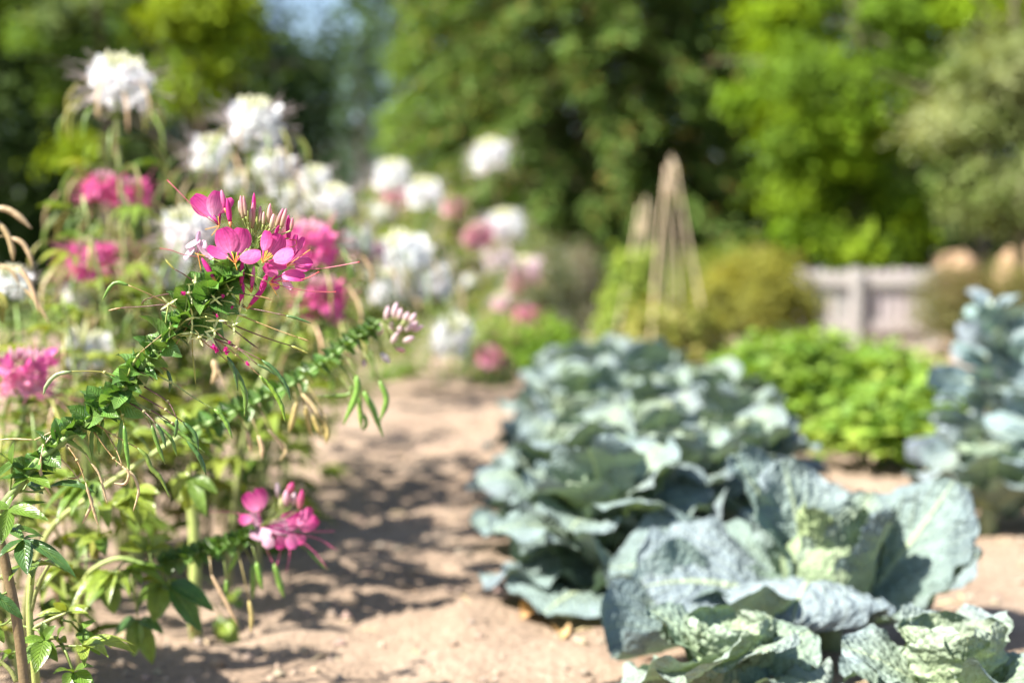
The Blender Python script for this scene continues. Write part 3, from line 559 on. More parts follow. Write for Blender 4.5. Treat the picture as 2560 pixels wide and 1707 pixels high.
GL = ['in the back row nearest the bean teepee', 'second in the back row from the bean teepee', 'in the back row in front of the fence post', 'in the back row touching the tall kale', 'at the front row corner nearest the cabbages', 'in the middle of the front row', 'in the front row left of the kale', 'half hidden behind the kale leaves', 'low yellowish, nearest the bare soil', 'low dark, under the kale leaves', 'furthest back below the olive shrub', 'furthest back below the grey fence']
for i, ((px, d, h), lb) in enumerate(zip(GP, GL)):
    x, y = ground_xy(px, d); greens('bright green bushy parsley plant ' + lb, x, y, h, 0.17, 70 + i)

# ================================================================== CLEOMES
PINK = (0.62, 0.042, 0.275); HOT = (0.76, 0.14, 0.42); ROSE = (0.80, 0.42, 0.52); WHITE = (0.80, 0.81, 0.83); MAG = (0.62, 0.05, 0.32)
STEMC = (0.24, 0.30, 0.09); LEAFC = (0.095, 0.165, 0.025); YLEAF = (0.25, 0.29, 0.05); PODG = (0.15, 0.25, 0.04); TAN = (0.50, 0.36, 0.20); OLIVE = (0.28, 0.27, 0.06)
def palmate(mb, sm, node, direction, size, n=5, col=LEAFC, droop=0.25, petiole=0.06, res=(2, 4), w_=0.34, up=None):
    d = Vector(direction).normalized(); hub = node + d * petiole; sm.tube([node, node.lerp(hub, 0.5) + V(0, 0, petiole * 0.1), hub], 0.0013, (0.2, 0.27, 0.07), 4, False)
    sd = d.cross(V(0, 0, 1))
    if sd.length < 0.1: sd = V(1, 0, 0)
    sd.normalize(); nn = up or sd.cross(d)
    for k in range(n):
        a = (k - (n - 1) / 2) * (1.9 / max(1, n - 1)) * 1.15; q = d * math.cos(a) + sd * math.sin(a) + V(0, 0, -droop * 0.4) + rv(0.08); l = size * (1 - 0.28 * abs(a)) * R.uniform(0.9, 1.1)
        mb.blade(hub, hub + q.normalized() * l, l * w_, nn + rv(0.25), 'leaf', cup=0.10, bend=0.06, droop=droop, nu=res[0], nv=res[1], c0=vary(col, 0.15), c1=vary(col, 0.15), fold=0.12)
def pod_on(mb, a, out, length, col, l1=0.035, l2=0.05, rad=0.0026):
    """thin stalk sweeping out from the stem, then a hanging pod"""
    o = Vector(out).normalized(); p1 = a + o * l1 + V(0, 0, 0.004); p2 = p1 + (o * 0.8 + V(0, 0, -0.35)).normalized() * l2; e = p2 + (o * 0.35 + V(0, 0, -1)).normalized() * length; m = p2.lerp(e, 0.5) + o * length * 0.14
    sc_ = mix(col, (0.2, 0.12, 0.06), 0.4); mb.tube([a, p1, p2], 0.0006, sc_, 3, False); pp = spline([p2, m, e], 3); mb.tube(pp, [rad * k for k in (0.5, 0.9, 1, 1, 1, .7, .25)], col, 5, False)
def head(W_, B_, S_, c, up, rad, col, r, nfl=34, nb=16, cpal=None, budc=None, res=(2, 4), thin=0.0005):
    """flower head: rounded ring of four-petal flowers, an upright tuft of buds and long stamens"""
    up = Vector(up).normalized(); e1 = up.orthogonal().normalized(); e2 = up.cross(e1); cpal = cpal or col; budc = budc or (mix(col, (0.74, 0.70, 0.40), 0.6) if col[1] > 0.5 else mix(col, WHITE, 0.4))
    for i in range(nfl):
        a = i * 2.399; q = i / nfl; th = lerp(1.0, 2.0, q) + r.uniform(-0.15, 0.15); dr = e1 * math.cos(a) + e2 * math.sin(a); dv = dr * math.sin(th) + up * math.cos(th); ax = c + up * (rad * lerp(-0.12, -0.50, q)); pos = ax + dv * rad * r.uniform(0.45, 0.84)
        S_.tube([ax, pos], thin * 1.4, (0.3, 0.38, 0.14), 3, False); s = dr.cross(up); fcol = vary(mix(col, cpal, q), 0.06); t1 = (up * 0.9 + dr * 0.35).normalized()
        for k in range(4):
            fa = (-1.45, -0.45, 0.45, 1.45)[k] + r.uniform(-0.2, 0.2); pd = (t1 * math.cos(fa) + s * math.sin(fa) + dr * r.uniform(0.0, 0.5) - up * (0.25 if abs(fa) > 1 else 0)).normalized()
            W_.blade(pos, pos + pd * rad * r.uniform(0.34, 0.44), rad * r.uniform(0.28, 0.35), dr + up * 0.35 + rv_(r, 0.3), 'round', cup=-0.2, bend=-0.1, nu=res[0], nv=res[1], c0=mix(fcol, WHITE, 0.2), c1=fcol)
        for k in range(4): S_.tube([pos, pos + (dv * 0.9 + up * r.uniform(-0.5, 0.5) + s * r.uniform(-0.6, 0.6)).normalized() * rad * r.uniform(0.6, 1.2)], thin * 1.0, mix(col, (0.35, 0.15, 0.12), 0.5), 3, False)
    for i in range(nb):
        a = i * 2.399; q = math.sqrt((i + 0.3) / nb); dr = e1 * math.cos(a) + e2 * math.sin(a); b = c + up * rad * (0.36 - 0.12 * q + r.uniform(-0.05, 0.05)) + dr * rad * 0.46 * q; ln = rad * r.uniform(0.32, 0.50)
        S_.tube([c, b], thin * 1.4, (0.3, 0.38, 0.14), 3, False); B_.spindle(b, b + (dr * 0.35 * q + up).normalized() * ln, rad * 0.075, mix(budc, (0.38, 0.48, 0.15), 0.5), 5, 4, c1=budc)
def cleome(label, heads, base=None, leafy=12, seed=1, podcol=None, lcol=LEAFC, npods=24, mat=None, lean=0.05, lsize=0.085):
    """background cleome. heads: (px, py, distance, head radius in m, colour, second colour, up)"""
    r = random.Random(seed); hp = [P(h[0], h[1], h[2]) for h in heads]; d0 = heads[0][2]
    bx, by = (base if base else (min(hp[0].x + r.uniform(-0.12, 0.05), -0.60 + r.uniform(-0.16, 0.03)), hp[0].y + r.uniform(-0.08, 0.10))); org = V(bx, by, 0); root = empty('cleome', org, label, 'cleome', 'cleomes along the path')
    sm, lf, W_, B_, S_, pd = MB(), MB(), MB(), MB(), MB(), MB()
    for hi, (h, c) in enumerate(zip(heads, hp)):
        up = V(r.uniform(-0.15, 0.15), r.uniform(-0.15, 0.1), 1) if len(h) < 7 else Vector(h[6]); st = org if hi == 0 else org.lerp(hp[0], 0.45)
        path = spline([st + V(0, 0, -0.01 if hi == 0 else 0), V(lerp(st.x, c.x, 0.3), lerp(st.y, c.y, 0.5), lerp(st.z, c.z, 0.5)) + V(r.uniform(-lean, lean), r.uniform(-lean, lean), 0), c - up.normalized() * 0.08, c], 6); m = len(path)
        sm.tube(path, [lerp(0.0068, 0.0032, i / (m - 1)) for i in range(m)], [mix((0.22, 0.24, 0.09), STEMC, i / m) for i in range(m)], 6)
        W_, B_, S_ = MB(), MB(), MB(); head(W_, B_, S_, c, up, h[3], h[4], r, cpal=h[5], nfl=int(18 * min(1.2, h[3] / 0.06)) + 7); fm = M_WHITE if mat is None else mat; fh = W_.build('flower_head', fm, root, org); B_.build('buds', fm, fh, org); S_.build('stamens', M_STEM, fh, org)
        for i in range(36):                                     # bracts up the stem
            q = 0.5 + 0.44 * i / 36; p = path[int(q * (m - 1))]; a = i * 2.4; dr = V(math.cos(a), math.sin(a), 0.25); lf.blade(p, p + dr * 0.026, 0.017, V(0, 0, 1), 'bract', nu=2, nv=3, c0=vary(lcol, .2), cup=0.2)
        for i in range(npods):
            q = 0.56 + 0.30 * i / npods; p = path[int(q * (m - 1))]; a = i * 2.4 + 0.6; dr = V(math.cos(a), math.sin(a), r.uniform(0.1, 0.45)); pc = podcol or (OLIVE if r.random() < 0.5 else PODG if r.random() < 0.7 else TAN)
            pod_on(pd, p, dr, r.uniform(0.05, 0.095), vary(pc, 0.2), r.uniform(0.03, 0.05), r.uniform(0.03, 0.06))
        for i in range(leafy):
            q = (0.22 if hi == 0 else 0.3) + 0.40 * i / leafy; p = path[int(q * (m - 1))]; a = i * 2.4 + r.uniform(-0.4, 0.4); k = 1.15 - 0.6 * q
            palmate(lf, sm, p, V(math.cos(a), math.sin(a), r.uniform(0.0, 0.5)), lsize * k * r.uniform(0.85, 1.2), r.choice((5, 6, 7)), mix(lcol, YLEAF, r.random() * 0.7), r.uniform(0.15, 0.45), 0.07 * k)
    sm.build('stem', M_STEM, root, org); lf.build('foliage', M_FOL, root, org)
    if pd.v: pd.build('seed_pods', M_POD, root, org)
    return root
K = 1.0884
def hd(ox, oy, d, rpx, col, c2=None, *up):
    d = d * 1.35 if d >= 4.15 else d * 1.22 if d >= 3.25 and ox > 850 else d
    return (ox * K, oy * K, d, rpx * (1.0 if col in (WHITE, WB) else 1.2) * K * d / FPX, col, c2 or col, *up)
WB = mix(WHITE, ROSE, 0.25)
CL = [
 ('tallest white cleome, its creamy budded head standing alone at the upper left', [hd(278, 178, 2.75, 76, WHITE)], 1),
 ('tall white cleome with domed head, second highest in the bed', [hd(585, 272, 3.0, 68, WHITE)], 2),
 ('white cleome with a rounder head just left below the second highest', [hd(487, 345, 3.2, 52, WHITE)], 3),
 ('white cleome right below the second highest head', [hd(628, 378, 3.3, 52, WHITE)], 4),
 ('white cleome head low behind the pink buds of the sharp flower', [hd(655, 445, 3.5, 48, WHITE)], 5),
 ('white cleome with a small head between two larger white ones', [hd(722, 412, 3.7, 44, WHITE)], 6),
 ('white cleome with drooping dome at the right of the small head', [hd(770, 458, 3.6, 48, WHITE)], 7),
 ('hazy white cleome directly behind the upper left petals of the sharp flower', [hd(432, 520, 2.7, 66, WHITE, WB)], 8),
 ('white cleome half hidden behind the curved green stem top', [hd(392, 622, 2.9, 52, WHITE)], 9),
 ('white cleome of the far group standing over a pink one', [hd(900, 398, 4.3, 46, WHITE)], 10),
 ('white cleome at the right of the far group over the pink one', [hd(976, 440, 4.2, 46, WHITE)], 11),
 ('white cleome with little head below the far group', [hd(880, 484, 4.4, 34, WHITE)], 12),
 ('white cleome on its own tall stem against the dark conifer', [hd(1125, 352, 4.6, 48, WHITE)], 13),
 ('white cleome next to the pale pink head beside the conifer', [hd(1160, 512, 4.8, 46, WHITE)], 14),
 ('largest white cleome with several joined heads over the path', [hd(925, 580, 3.3, 72, WHITE), hd(985, 640, 3.3, 56, WHITE), hd(890, 655, 3.25, 52, WHITE)], 15),
 ('white cleome with a low leaning head at the edge of the path', [hd(1040, 762, 3.5, 52, WHITE, None, V(0.3, -0.5, 0.8))], 16),
 ('greenish white cleome of the far row before the grey shrub', [hd(1143, 585, 5.2, 38, WB)], 17),
 ('pink tinged white cleome, last of the far row', [hd(1205, 618, 5.3, 42, WB, ROSE)], 18),
 ('small white cleome seen between the large white one and the far row', [hd(1080, 640, 5.6, 20, WHITE)], 19),
 ('white cleome at the left edge above the magenta one', [hd(25, 645, 2.5, 52, WHITE)], 20),
 ('white cleome under the hot pink heads at the left', [hd(185, 680, 2.9, 42, WHITE, WB)], 21),
 ('broad white cleome low at the left beside the magenta one', [hd(200, 795, 2.6, 62, WHITE)], 22),
 ('small white cleome low behind the long seed stalks', [hd(655, 765, 3.4, 24, WHITE)], 23),
 ('pink cleome with two joined heads under the tallest white one', [hd(238, 428, 2.9, 42, PINK, HOT), hd(302, 445, 2.9, 40, PINK, HOT)], 24),
 ('hot pink cleome with pale bud tuft at the left', [hd(208, 590, 2.8, 52, HOT, PINK)], 25),
 ('hot pink cleome with two little heads right of the tufted one', [hd(303, 582, 3.0, 34, HOT), hd(300, 615, 3.0, 26, HOT)], 26),
 ('small hot pink cleome low below the pair of little heads', [hd(266, 648, 2.8, 24, HOT, PINK)], 27),
 ('deep pink cleome directly behind the right petals of the sharp flower', [hd(712, 552, 2.45, 58, HOT, PINK)], 28, (-0.50, 2.45)),
 ('pink cleome below the deep pink one, behind the seed stalks', [hd(735, 680, 2.55, 56, PINK, HOT)], 29, (-0.47, 2.6)),
 ('magenta cleome with pale pink buds low at the left edge', [hd(58, 850, 2.0, 62, MAG, ROSE)], 30),
 ('pink cleome under the two far white heads', [hd(908, 445, 4.4, 26, HOT, ROSE)], 31),
 ('pale pink cleome with one round head before the dark conifer', [hd(1040, 472, 4.6, 24, ROSE)], 32),
 ('pale pink cleome left of the far white head', [hd(1100, 535, 4.7, 33, ROSE)], 33),
 ('small pink cleome low over the bright green plants', [hd(1205, 718, 5.2, 23, PINK, ROSE)], 34),
 ('pink cleome lying lowest at the far end of the path', [hd(1125, 815, 4.9, 26, PINK, ROSE)], 35),
 ('faded pink cleome under the last white one of the far row', [hd(1185, 655, 5.4, 18, ROSE)], 36),
 ('pale faded cleome going to seed beside the far row', [hd(1150, 690, 5.0, 24, WB, ROSE)], 37),
 ('small white cleome tucked between the rounder head and the sharp pink buds', [hd(548, 415, 3.3, 36, WHITE)], 39),
 ('white cleome low between the drooping dome and the far group', [hd(820, 545, 3.6, 40, WHITE)], 40),
 ('white cleome directly under the small head between larger ones', [hd(690, 470, 3.5, 42, WHITE)], 41),
 ('pale pink cleome peeping out left of the largest white one', [hd(845, 580, 3.7, 34, ROSE, WB)], 38),
]
for lb, hs, sd, *bs in CL: cleome(lb, hs, base=bs[0] if bs else None, seed=100 + sd, mat=M_WHITE if hs[0][4] in (WHITE, WB) else M_PETAL, leafy=13)
def seedling(label, px, d, h, seed, tan=0.3, n=16, lcol=LEAFC, pods=26, lsize=0.09):
    r = random.Random(seed); x, y = ground_xy(px, d); x = min(x, -0.60 - r.uniform(0, 0.12)); org = V(x, y, 0); root = empty('cleome', org, label, 'cleome', 'cleomes along the path'); sm, lf, pd = MB(), MB(), MB()
    path = spline([V(x, y, -0.01), V(x + r.uniform(-.05, .05), y, h * 0.5), V(x + r.uniform(-.08, .08), y, h)], 8); m = len(path); sm.tube(path, [lerp(0.006, 0.0025, i / (m - 1)) for i in range(m)], STEMC, 6)
    for i in range(n):
        q = (0.32 if h > 0.45 else 0.12) + (0.66 if h > 0.45 else 0.86) * i / n; p = path[int(q * (m - 1))]; a = i * 2.4 + r.uniform(-.4, .4); palmate(lf, sm, p, V(math.cos(a), math.sin(a), r.uniform(0.1, 0.6)), lsize * (1.15 - 0.5 * q), r.choice((5, 7)), mix(lcol, YLEAF, r.random()), r.uniform(0.15, 0.5), 0.08 * (1.2 - 0.5 * q))
    for i in range(pods):
        q = 0.45 + 0.5 * i / max(1, pods); p = path[int(q * (m - 1))]; a = i * 2.4; pod_on(pd, p, V(math.cos(a), math.sin(a), 0.3), r.uniform(0.05, 0.08), vary(TAN if r.random() < tan else OLIVE, .2), 0.04, 0.05)
    sm.build('stem', M_STEM, root, org); lf.build('foliage', M_FOL, root, org)
    if pd.v: pd.build('seed_pods', M_POD, root, org)
SD = [('flowerless yellow green cleome under the tallest white one', 330, 2.5, 0.72), ('flowerless cleome with hanging tan pods left of the curved stem', 160, 2.3, 0.55), ('flowerless leafy cleome behind the low budded stem', 600, 2.7, 0.45),
      ('flowerless cleome with olive pods below the largest white one', 860, 3.2, 0.40), ('flowerless leafy cleome at the path edge under the low white head', 1000, 3.9, 0.42), ('flowerless brownish cleome in the far row', 1180, 4.9, 0.5), ('flowerless leafy cleome in the shade at the left edge', 40, 2.7, 0.62),('flowerless yellowish cleome beside the pink head under the seed stalks', 760, 3.0, 0.45), ('short dark leaved cleome at the middle of the path edge', 860, 2.9, 0.2), ('flowerless leafy cleome under the far white group', 970, 4.2, 0.6), ('flowerless cleome with yellow leaves below the pale pink heads', 1090, 4.6, 0.6),
      ('flowerless leafy cleome low behind the left leaves', 230, 2.0, 0.34)]
for i, (lb, px, d, h) in enumerate(SD): seedling(lb, px, d, h, 300 + i)

# ------------------------------------------------------------------ the sharp pink cleome
D0 = FOCUS
ZA = zoom(400, 420, 4.125, D0); Z1 = zoom(80, 680, 4.238, D0); Z2 = zoom(400, 660, 3.336, D0); Z3 = zoom(0, 1050, 2.387, D0); S0 = zoom(0, 0, 1, D0)
def hero():
    bx, by = ground_xy(75, D0); org = V(bx, by, 0)
    root = empty('cleome', org, 'sharp pink spider flower cleome with long arching bracted stem and dangling pods', 'cleome', 'cleomes along the path')
    def part(mb, name, mat, parent=root): return mb.build(name, mat, parent, org)
    sp = [V(bx, by, -0.02), S0(68, 1800), S0(55, 1650), S0(38, 1530), S0(9, 1388), S0(-8, 1310), S0(9, 1262), S0(51, 1210), S0(94, 1154), S0(164, 1098), S0(222, 1050), S0(269, 1010), S0(318, 963), S0(363, 908), S0(417, 848), S0(481, 788), S0(528, 744), S0(558, 711), S0(585, 680), S0(622, 632), S0(628, 610)]
    path = spline(sp, 6); m = len(path); mb = MB()
    mb.tube(path, [lerp(0.0056, 0.0022, i / (m - 1)) for i in range(m)], [mix((0.15, 0.105, 0.05), (0.15, 0.24, 0.06), max(0, min(1, (i / m - 0.2) * 6))) for i in range(m)], 10); part(mb, 'stem', M_STEM)
    # bracts from S0(51,1210) (index 7*6) to the top
    i0, i1 = 7 * 6 + 2, 19 * 6 - 3; nbr = 98
    vw = (CAM - path[80]).normalized()
    for k in range(nbr):
        q = k / (nbr - 1); f = i0 + (i1 - i0) * q; ii = int(f); p = path[ii].lerp(path[min(ii + 1, m - 1)], f - ii); t = (path[min(ii + 2, m - 1)] - path[ii - 2]).normalized()
        a = k * 2.399; e1 = t.cross(V(0, 0, 1)).normalized(); e2 = e1.cross(t); o = e1 * math.cos(a) + e2 * math.sin(a)
        size = lerp(0.021, 0.034, min(1, q * 1.1)) * R.uniform(0.65, 1.2) * (1 if q < 0.9 else 0.8)
        dr = (o * 1.0 + t * R.uniform(-0.1, 0.35) + V(-0.25, 0, 0.40) + rv(0.3)).normalized(); p = p - t * 0.004; mb = MB(); c = vary((0.105, 0.235, 0.045), 0.3)
        mb.blade(p + o * 0.003, p + o * 0.003 + dr * size, size * R.uniform(0.68, 0.92), V(-0.3, 0, 0.6) + t * 0.25 - FWD * 0.45 + rv(0.5), 'bract', cup=R.uniform(0.08, 0.34), bend=R.uniform(0.02, 0.16), droop=R.uniform(0, 0.3), twist=R.uniform(-.5, .5), nu=6, nv=7, c0=c, c1=mix(c, (0.12, 0.22, 0.04), 0.4), wave=0.03); part(mb, 'bract', M_LEAF)
    mb = MB()
    for k in range(110):
        q = R.random(); f = i0 + (i1 - i0) * q; ii = int(f); p = path[ii].lerp(path[min(ii + 1, m - 1)], f - ii); t = (path[min(ii + 2, m - 1)] - path[ii - 2]).normalized(); a = k * 2.399 + 1.1; e1 = t.cross(V(0, 0, 1)).normalized(); e2 = e1.cross(t); o = e1 * math.cos(a) + e2 * math.sin(a)
        size = lerp(0.015, 0.026, q) * R.uniform(0.7, 1.2); c = vary(R.choice([(0.085, 0.20, 0.04), (0.06, 0.15, 0.035), (0.14, 0.24, 0.05)]), .25)
        mb.blade(p, p + (o + t * R.uniform(-.2, .5) + V(-.1, 0, .25) + rv(.35)).normalized() * size, size * R.uniform(.55, .8), V(-.3, 0, .6) - FWD * .4 + rv(.6), 'bract', cup=R.uniform(.1, .35), bend=.08, droop=R.uniform(0, .3), nu=4, nv=5, c0=c)
    tag(part(mb, 'small_bracts', M_LEAF), kind='stuff')
    toward = -FWD
    def petal(z, bl, b, t, wd, n=(0, 0, 0), cup=-0.12, bend=-0.05, col=PINK, dz=0.0, dt=0.0, c0=None, prof='round', parent=None, fold=0.0, name='petal'):
        mb = MB(); k = z.k; nn = toward + RGT * n[0] + UPV * n[1]
        if b is not None: mb.tube([z(*bl, dz), z(*b, dz)], [0.0005, 0.0010], vary(mix(col, MAG, 0.3), 0.05), 5)
        mb.blade(z(*(b or bl), dz), z(*t, dz + dt), wd * 1.22 * k, nn, prof, cup=cup, bend=bend, nu=8, nv=10, c0=c0 or mix(col, WHITE, 0.16), c1=mix(col, MAG, 0.15), fold=fold); part(mb, name, M_PETAL, parent)
    def thread(mb, z, pts, wpx, col, dz=0.0, n=5, c1=None, dd=None):
        p = spline([z(q[0], q[1], dz + (q[2] if len(q) > 2 else 0)) for q in pts], 5); mm = len(p); mb.tube(p, wpx * z.k / 2, [mix(col, c1 or col, i / (mm - 1)) for i in range(mm)], n)
    def flower(rec, ped, petals, stam, pist, dz=0.0, col=PINK):
        mb = MB(); thread(mb, ZA, [ped, ((ped[0] + rec[0]) / 2, (ped[1] + rec[1]) / 2 - 8), rec], 11, (0.28, 0.36, 0.08), dz, 6); mb.spindle(ZA(rec[0] - 6, rec[1] + 12, dz), ZA(rec[0] + 4, rec[1] - 12, dz), 12 * ZA.k, (0.45, 0.42, 0.12)); f = part(mb, 'flower', M_STEM)
        for p in petals:
            kw = p[4] if len(p) > 4 else {}; kw = dict(kw); kw.setdefault('col', vary(col, 0.06)); kw['dz'] = kw.get('dz', 0) + dz; petal(ZA, p[0], p[1], p[2], p[3], parent=f, **kw)
        for s in stam:
            mb = MB(); thread(mb, ZA, [rec] + [s], 8, (0.62, 0.20, 0.05), dz - 0.004, 5, (0.70, 0.38, 0.03)); part(mb, 'stamen', M_STEM, f)
        for pts, wpx, c, c1 in pist:
            mb = MB(); thread(mb, ZA, pts, wpx, c, dz - 0.003, 6, c1); e = pts[-1]; mb.spindle(ZA(e[0] - 5, e[1] - 4, dz - 0.003), ZA(e[0] + 5, e[1] + 4, dz - 0.003), 9 * ZA.k, (0.55, 0.05, 0.08)); part(mb, 'pistil', M_STEM, f)
        return f
    DK = (0.16, 0.045, 0.06); LP = mix(PINK, WHITE, 0.45); DP = mix(PINK, MAG, 0.45)
    flower((612, 598), (900, 800), [((610, 590), (512, 486), (338, 292), 165, dict(n=(-0.5, 0.3), fold=0.05)), ((610, 590), (552, 492), (598, 238), 150, dict(n=(0.45, 0.25), dz=-0.003, c0=LP)), ((618, 585), (606, 460), (748, 318), 88, dict(n=(0.9, 0.9), dz=0.005)), ((618, 585), (622, 470), (640, 330), 60, dict(n=(0.9, 0), dz=0.008, col=DP))],
           [(465, 635), (530, 700), (560, 610), (600, 500)], [([(600, 590), (390, 440), (215, 265), (80, 130)], 9, (0.22, 0.04, 0.06), (0.62, 0.12, 0.20))], dz=0.004)
    flower((775, 985), (900, 830), [((768, 965), (722, 868), (632, 622), 205, dict(n=(-0.25, 0.35))), ((785, 955), (806, 872), (846, 620), 188, dict(n=(0.2, 0.35), dz=0.002)), ((755, 960), (695, 920), (492, 815), 108, dict(n=(-0.2, 0.9), fold=0.08)), ((795, 955), (822, 928), (1040, 885), 140, dict(n=(0.25, 0.55), dz=-0.006, fold=0.06))],
           [(735, 862), (748, 880), (792, 870), (808, 905), (690, 915), (838, 895), (796, 1055)], [], dz=-0.022)
    flower((1060, 975), (930, 830), [((1062, 962), (1068, 848), (1102, 645), 112, dict(n=(-0.3, 0.2))), ((1075, 965), (1140, 885), (1245, 688), 172, dict(n=(0.35, 0.2), dz=0.003)), ((1085, 970), (1170, 948), (1372, 858), 165, dict(n=(0.1, 0.75), dz=-0.008, fold=0.10)), ((1075, 985), (1130, 985), (1305, 1005), 120, dict(n=(0.1, -0.5), dz=0.004, col=DP))],
           [(1110, 850), (1135, 870), (1165, 900), (1090, 860), (1150, 880), (1040, 905)], [], dz=-0.012)
    flower((1300, 1015), (960, 860), [((1300, 1010), (1388, 950), (1562, 1015), 170, dict(n=(0.5, 0.5), fold=0.10)), ((1310, 1000), (1392, 860), (1408, 688), 70, dict(n=(0.9, 0.1))), ((1310, 1000), (1430, 850), (1482, 715), 66, dict(n=(0.8, 0.3), col=DP)), ((1300, 1000), (1310, 880), (1392, 842), 90, dict(n=(0.2, 0.9), col=DP, dz=0.01))],
           [(1360, 930), (1550, 840), (1400, 990)], [([(1330, 1030), (1600, 1040), (1780, 1020), (2052, 970)], 9, (0.40, 0.06, 0.14), (0.75, 0.25, 0.32)), ([(1335, 740), (1400, 745), (1395, 800), (1320, 825)], 9, (0.6, 0.08, 0.06), (0.4, 0.25, 0.05))], dz=0.012)
    flower((1125, 1180), (870, 1085), [((1140, 1160), (1208, 1112), (1070, 1005), 96, dict(n=(-0.3, 0.4))), ((1150, 1160), (1256, 1105), (1492, 1128), 140, dict(n=(0.2, 0.8), fold=0.06, bend=0.12)), ((1150, 1180), (1265, 1135), (1362, 1245), 70, dict(n=(0.6, 0.2), col=mix(PINK, WHITE, 0.6))), ((1130, 1190), (1170, 1170), (1215, 1250), 60, dict(n=(0.2, 0.0), col=DP))],
           [(1210, 1225), (1235, 1210), (1180, 1230), (1205, 1310), (1190, 1105)], [([(1130, 1165), (1330, 1165), (1500, 1140), (1638, 1073)], 10, (0.50, 0.06, 0.10), (0.55, 0.08, 0.08)), ([(1150, 1195), (1500, 1265), (1700, 1277), (1810, 1278)], 8, (0.22, 0.04, 0.08), (0.5, 0.10, 0.10))], dz=-0.014)
    PL = mix(PINK, WHITE, 0.62)
    flower((390, 890), (660, 985), [((395, 880), (412, 742), (268, 822), 62, dict(n=(0, 0.8), col=PL, prof='strip', fold=0.3)), ((385, 880), (350, 818), (252, 942), 64, dict(n=(-0.5, 0.4), col=PL, prof='strip', fold=0.3)), ((395, 880), (405, 770), (545, 935), 95, dict(n=(0.3, 0.5), col=PL, prof='strip', fold=0.25)), ((392, 880), (382, 760), (402, 652), 44, dict(n=(0.8, 0), col=PL, prof='strip', fold=0.3)), ((392, 880), (420, 790), (475, 770), 90, dict(n=(0.2, 0.6), col=PL))],
           [(425, 1065), (360, 880), (470, 905)], [([(500, 930), (250, 895), (120, 850), (8, 830)], 8, (0.20, 0.04, 0.06), (0.42, 0.08, 0.10))], dz=-0.006)
    # closed flowers hanging or rising
    for a, b, wd, c, ped in (((430, 930), (548, 1125), 58, PINK, (680, 1010)), ((850, 948), (838, 1195), 52, DP, (740, 1120)), ((858, 1180), (836, 1378), 52, DP, (700, 1270)), ((970, 1008), (945, 1232), 46, LP, (760, 1080)), ((1105, 1095), (1040, 1262), 62, PINK, (900, 1090)), ((1100, 1200), (935, 1405), 56, DP, (720, 1280)), ((632, 228), (672, 415), 54, mix(PINK, WHITE, .35), (880, 800)), ((690, 312), (722, 556), 60, PINK, (880, 800))):
        mb = MB(); p = ZA(*b, -0.01); q = ZA(*a, -0.01); mb.spindle(p, q, wd * ZA.k / 2, DP if c != LP else PINK, 8, 9, prof=lambda t: math.sin(PI * min(1, 0.12 + t * 0.86)) ** 0.55, c1=c); o = part(mb, 'closed_flower', M_PETAL)
        cm = MB(); e = ZA(b[0] + (b[0] - a[0]) * 0.22, b[1] + (b[1] - a[1]) * 0.22, -0.01); cm.tube([ZA(*ped), e.lerp(ZA(*ped), 0.25), e, p], [0.0006, 0.0007, 0.0009, 0.0022], [(0.3, 0.36, 0.08), (0.34, 0.36, 0.08), (0.45, 0.22, 0.04), (0.42, 0.10, 0.05)], 6); part(cm, 'calyx', M_STEM, o)
    for t, b, wd, g in (((830, 285), (855, 520), 46, .2), ((812, 335), (832, 485), 38, .5), ((860, 288), (887, 500), 42, .2), ((970, 258), (964, 470), 44, -.1), ((960, 355), (950, 622), 58, 0), ((905, 440), (906, 565), 34, .75), ((935, 420), (930, 560), 34, .4), ((1035, 393), (1036, 605), 44, .35), ((1070, 450), (1065, 585), 34, .5), ((1000, 500), (1000, 640), 40, .85), ((1135, 368), (1114, 565), 48, .3),
                       ((1148, 428), (1130, 580), 40, .4), ((1172, 473), (1142, 625), 48, .55), ((1075, 520), (1072, 645), 44, .9), ((1268, 418), (1198, 612), 52, .05), ((1302, 418), (1250, 612), 48, .3), ((1325, 488), (1326, 722), 58, -.1), ((1366, 513), (1352, 645), 40, 0), ((1112, 590), (1082, 668), 40, .9), ((1035, 540), (1040, 650), 34, .9), ((980, 560), (985, 660), 34, .9), ((1230, 590), (1190, 680), 38, -.1)):
        dz = R.uniform(-0.014, 0.016); mb = MB(); bc = mix(PINK, (0.82, 0.72, 0.64), min(1, 0.3 + max(0, g))) if g < 0.7 else (0.34, 0.40, 0.11)
        if g < 0: bc = mix(PINK, MAG, 0.2)
        mb.spindle(ZA(*b, dz), ZA(*t, dz), wd * ZA.k / 2, mix(bc, (0.36, 0.42, 0.12), 0.75) if g >= 0 else MAG, 8, 9, prof=lambda q: math.sin(PI * min(1, 0.14 + q * 0.84)) ** 0.6, c1=mix(bc, PINK, 0.22) if g < 0.7 else bc)
        o = part(mb, 'bud', M_PETAL); cm = MB(); c2 = (955 + R.uniform(-25, 25), 800 + R.uniform(-40, 40)); cm.tube(spline([ZA(*c2), ZA((b[0] * 2 + c2[0]) / 3, (b[1] * 1.6 + c2[1]) / 2.6, dz * 0.7), ZA(*b, dz)], 4), [0.0007] * 8 + [0.0013], (0.27, 0.34, 0.09), 5); part(cm, 'pedicel', M_STEM, o)
    # tuft of green pedicels and small bracts under the buds
    mb = MB()
    for k in range(24):
        a = (945 + R.uniform(-70, 90), 800 + R.uniform(-60, 70)); b = ZA(*a, R.uniform(-0.01, 0.012)); mb.blade(b, b + UPV * R.uniform(0.005, 0.011) + RGT * R.uniform(-0.006, 0.006), 0.0035, toward + rv(0.5), 'leaf', nu=2, nv=4, c0=vary((0.16, 0.27, 0.05), .2))
    part(mb, 'bud_tuft', M_LEAF)
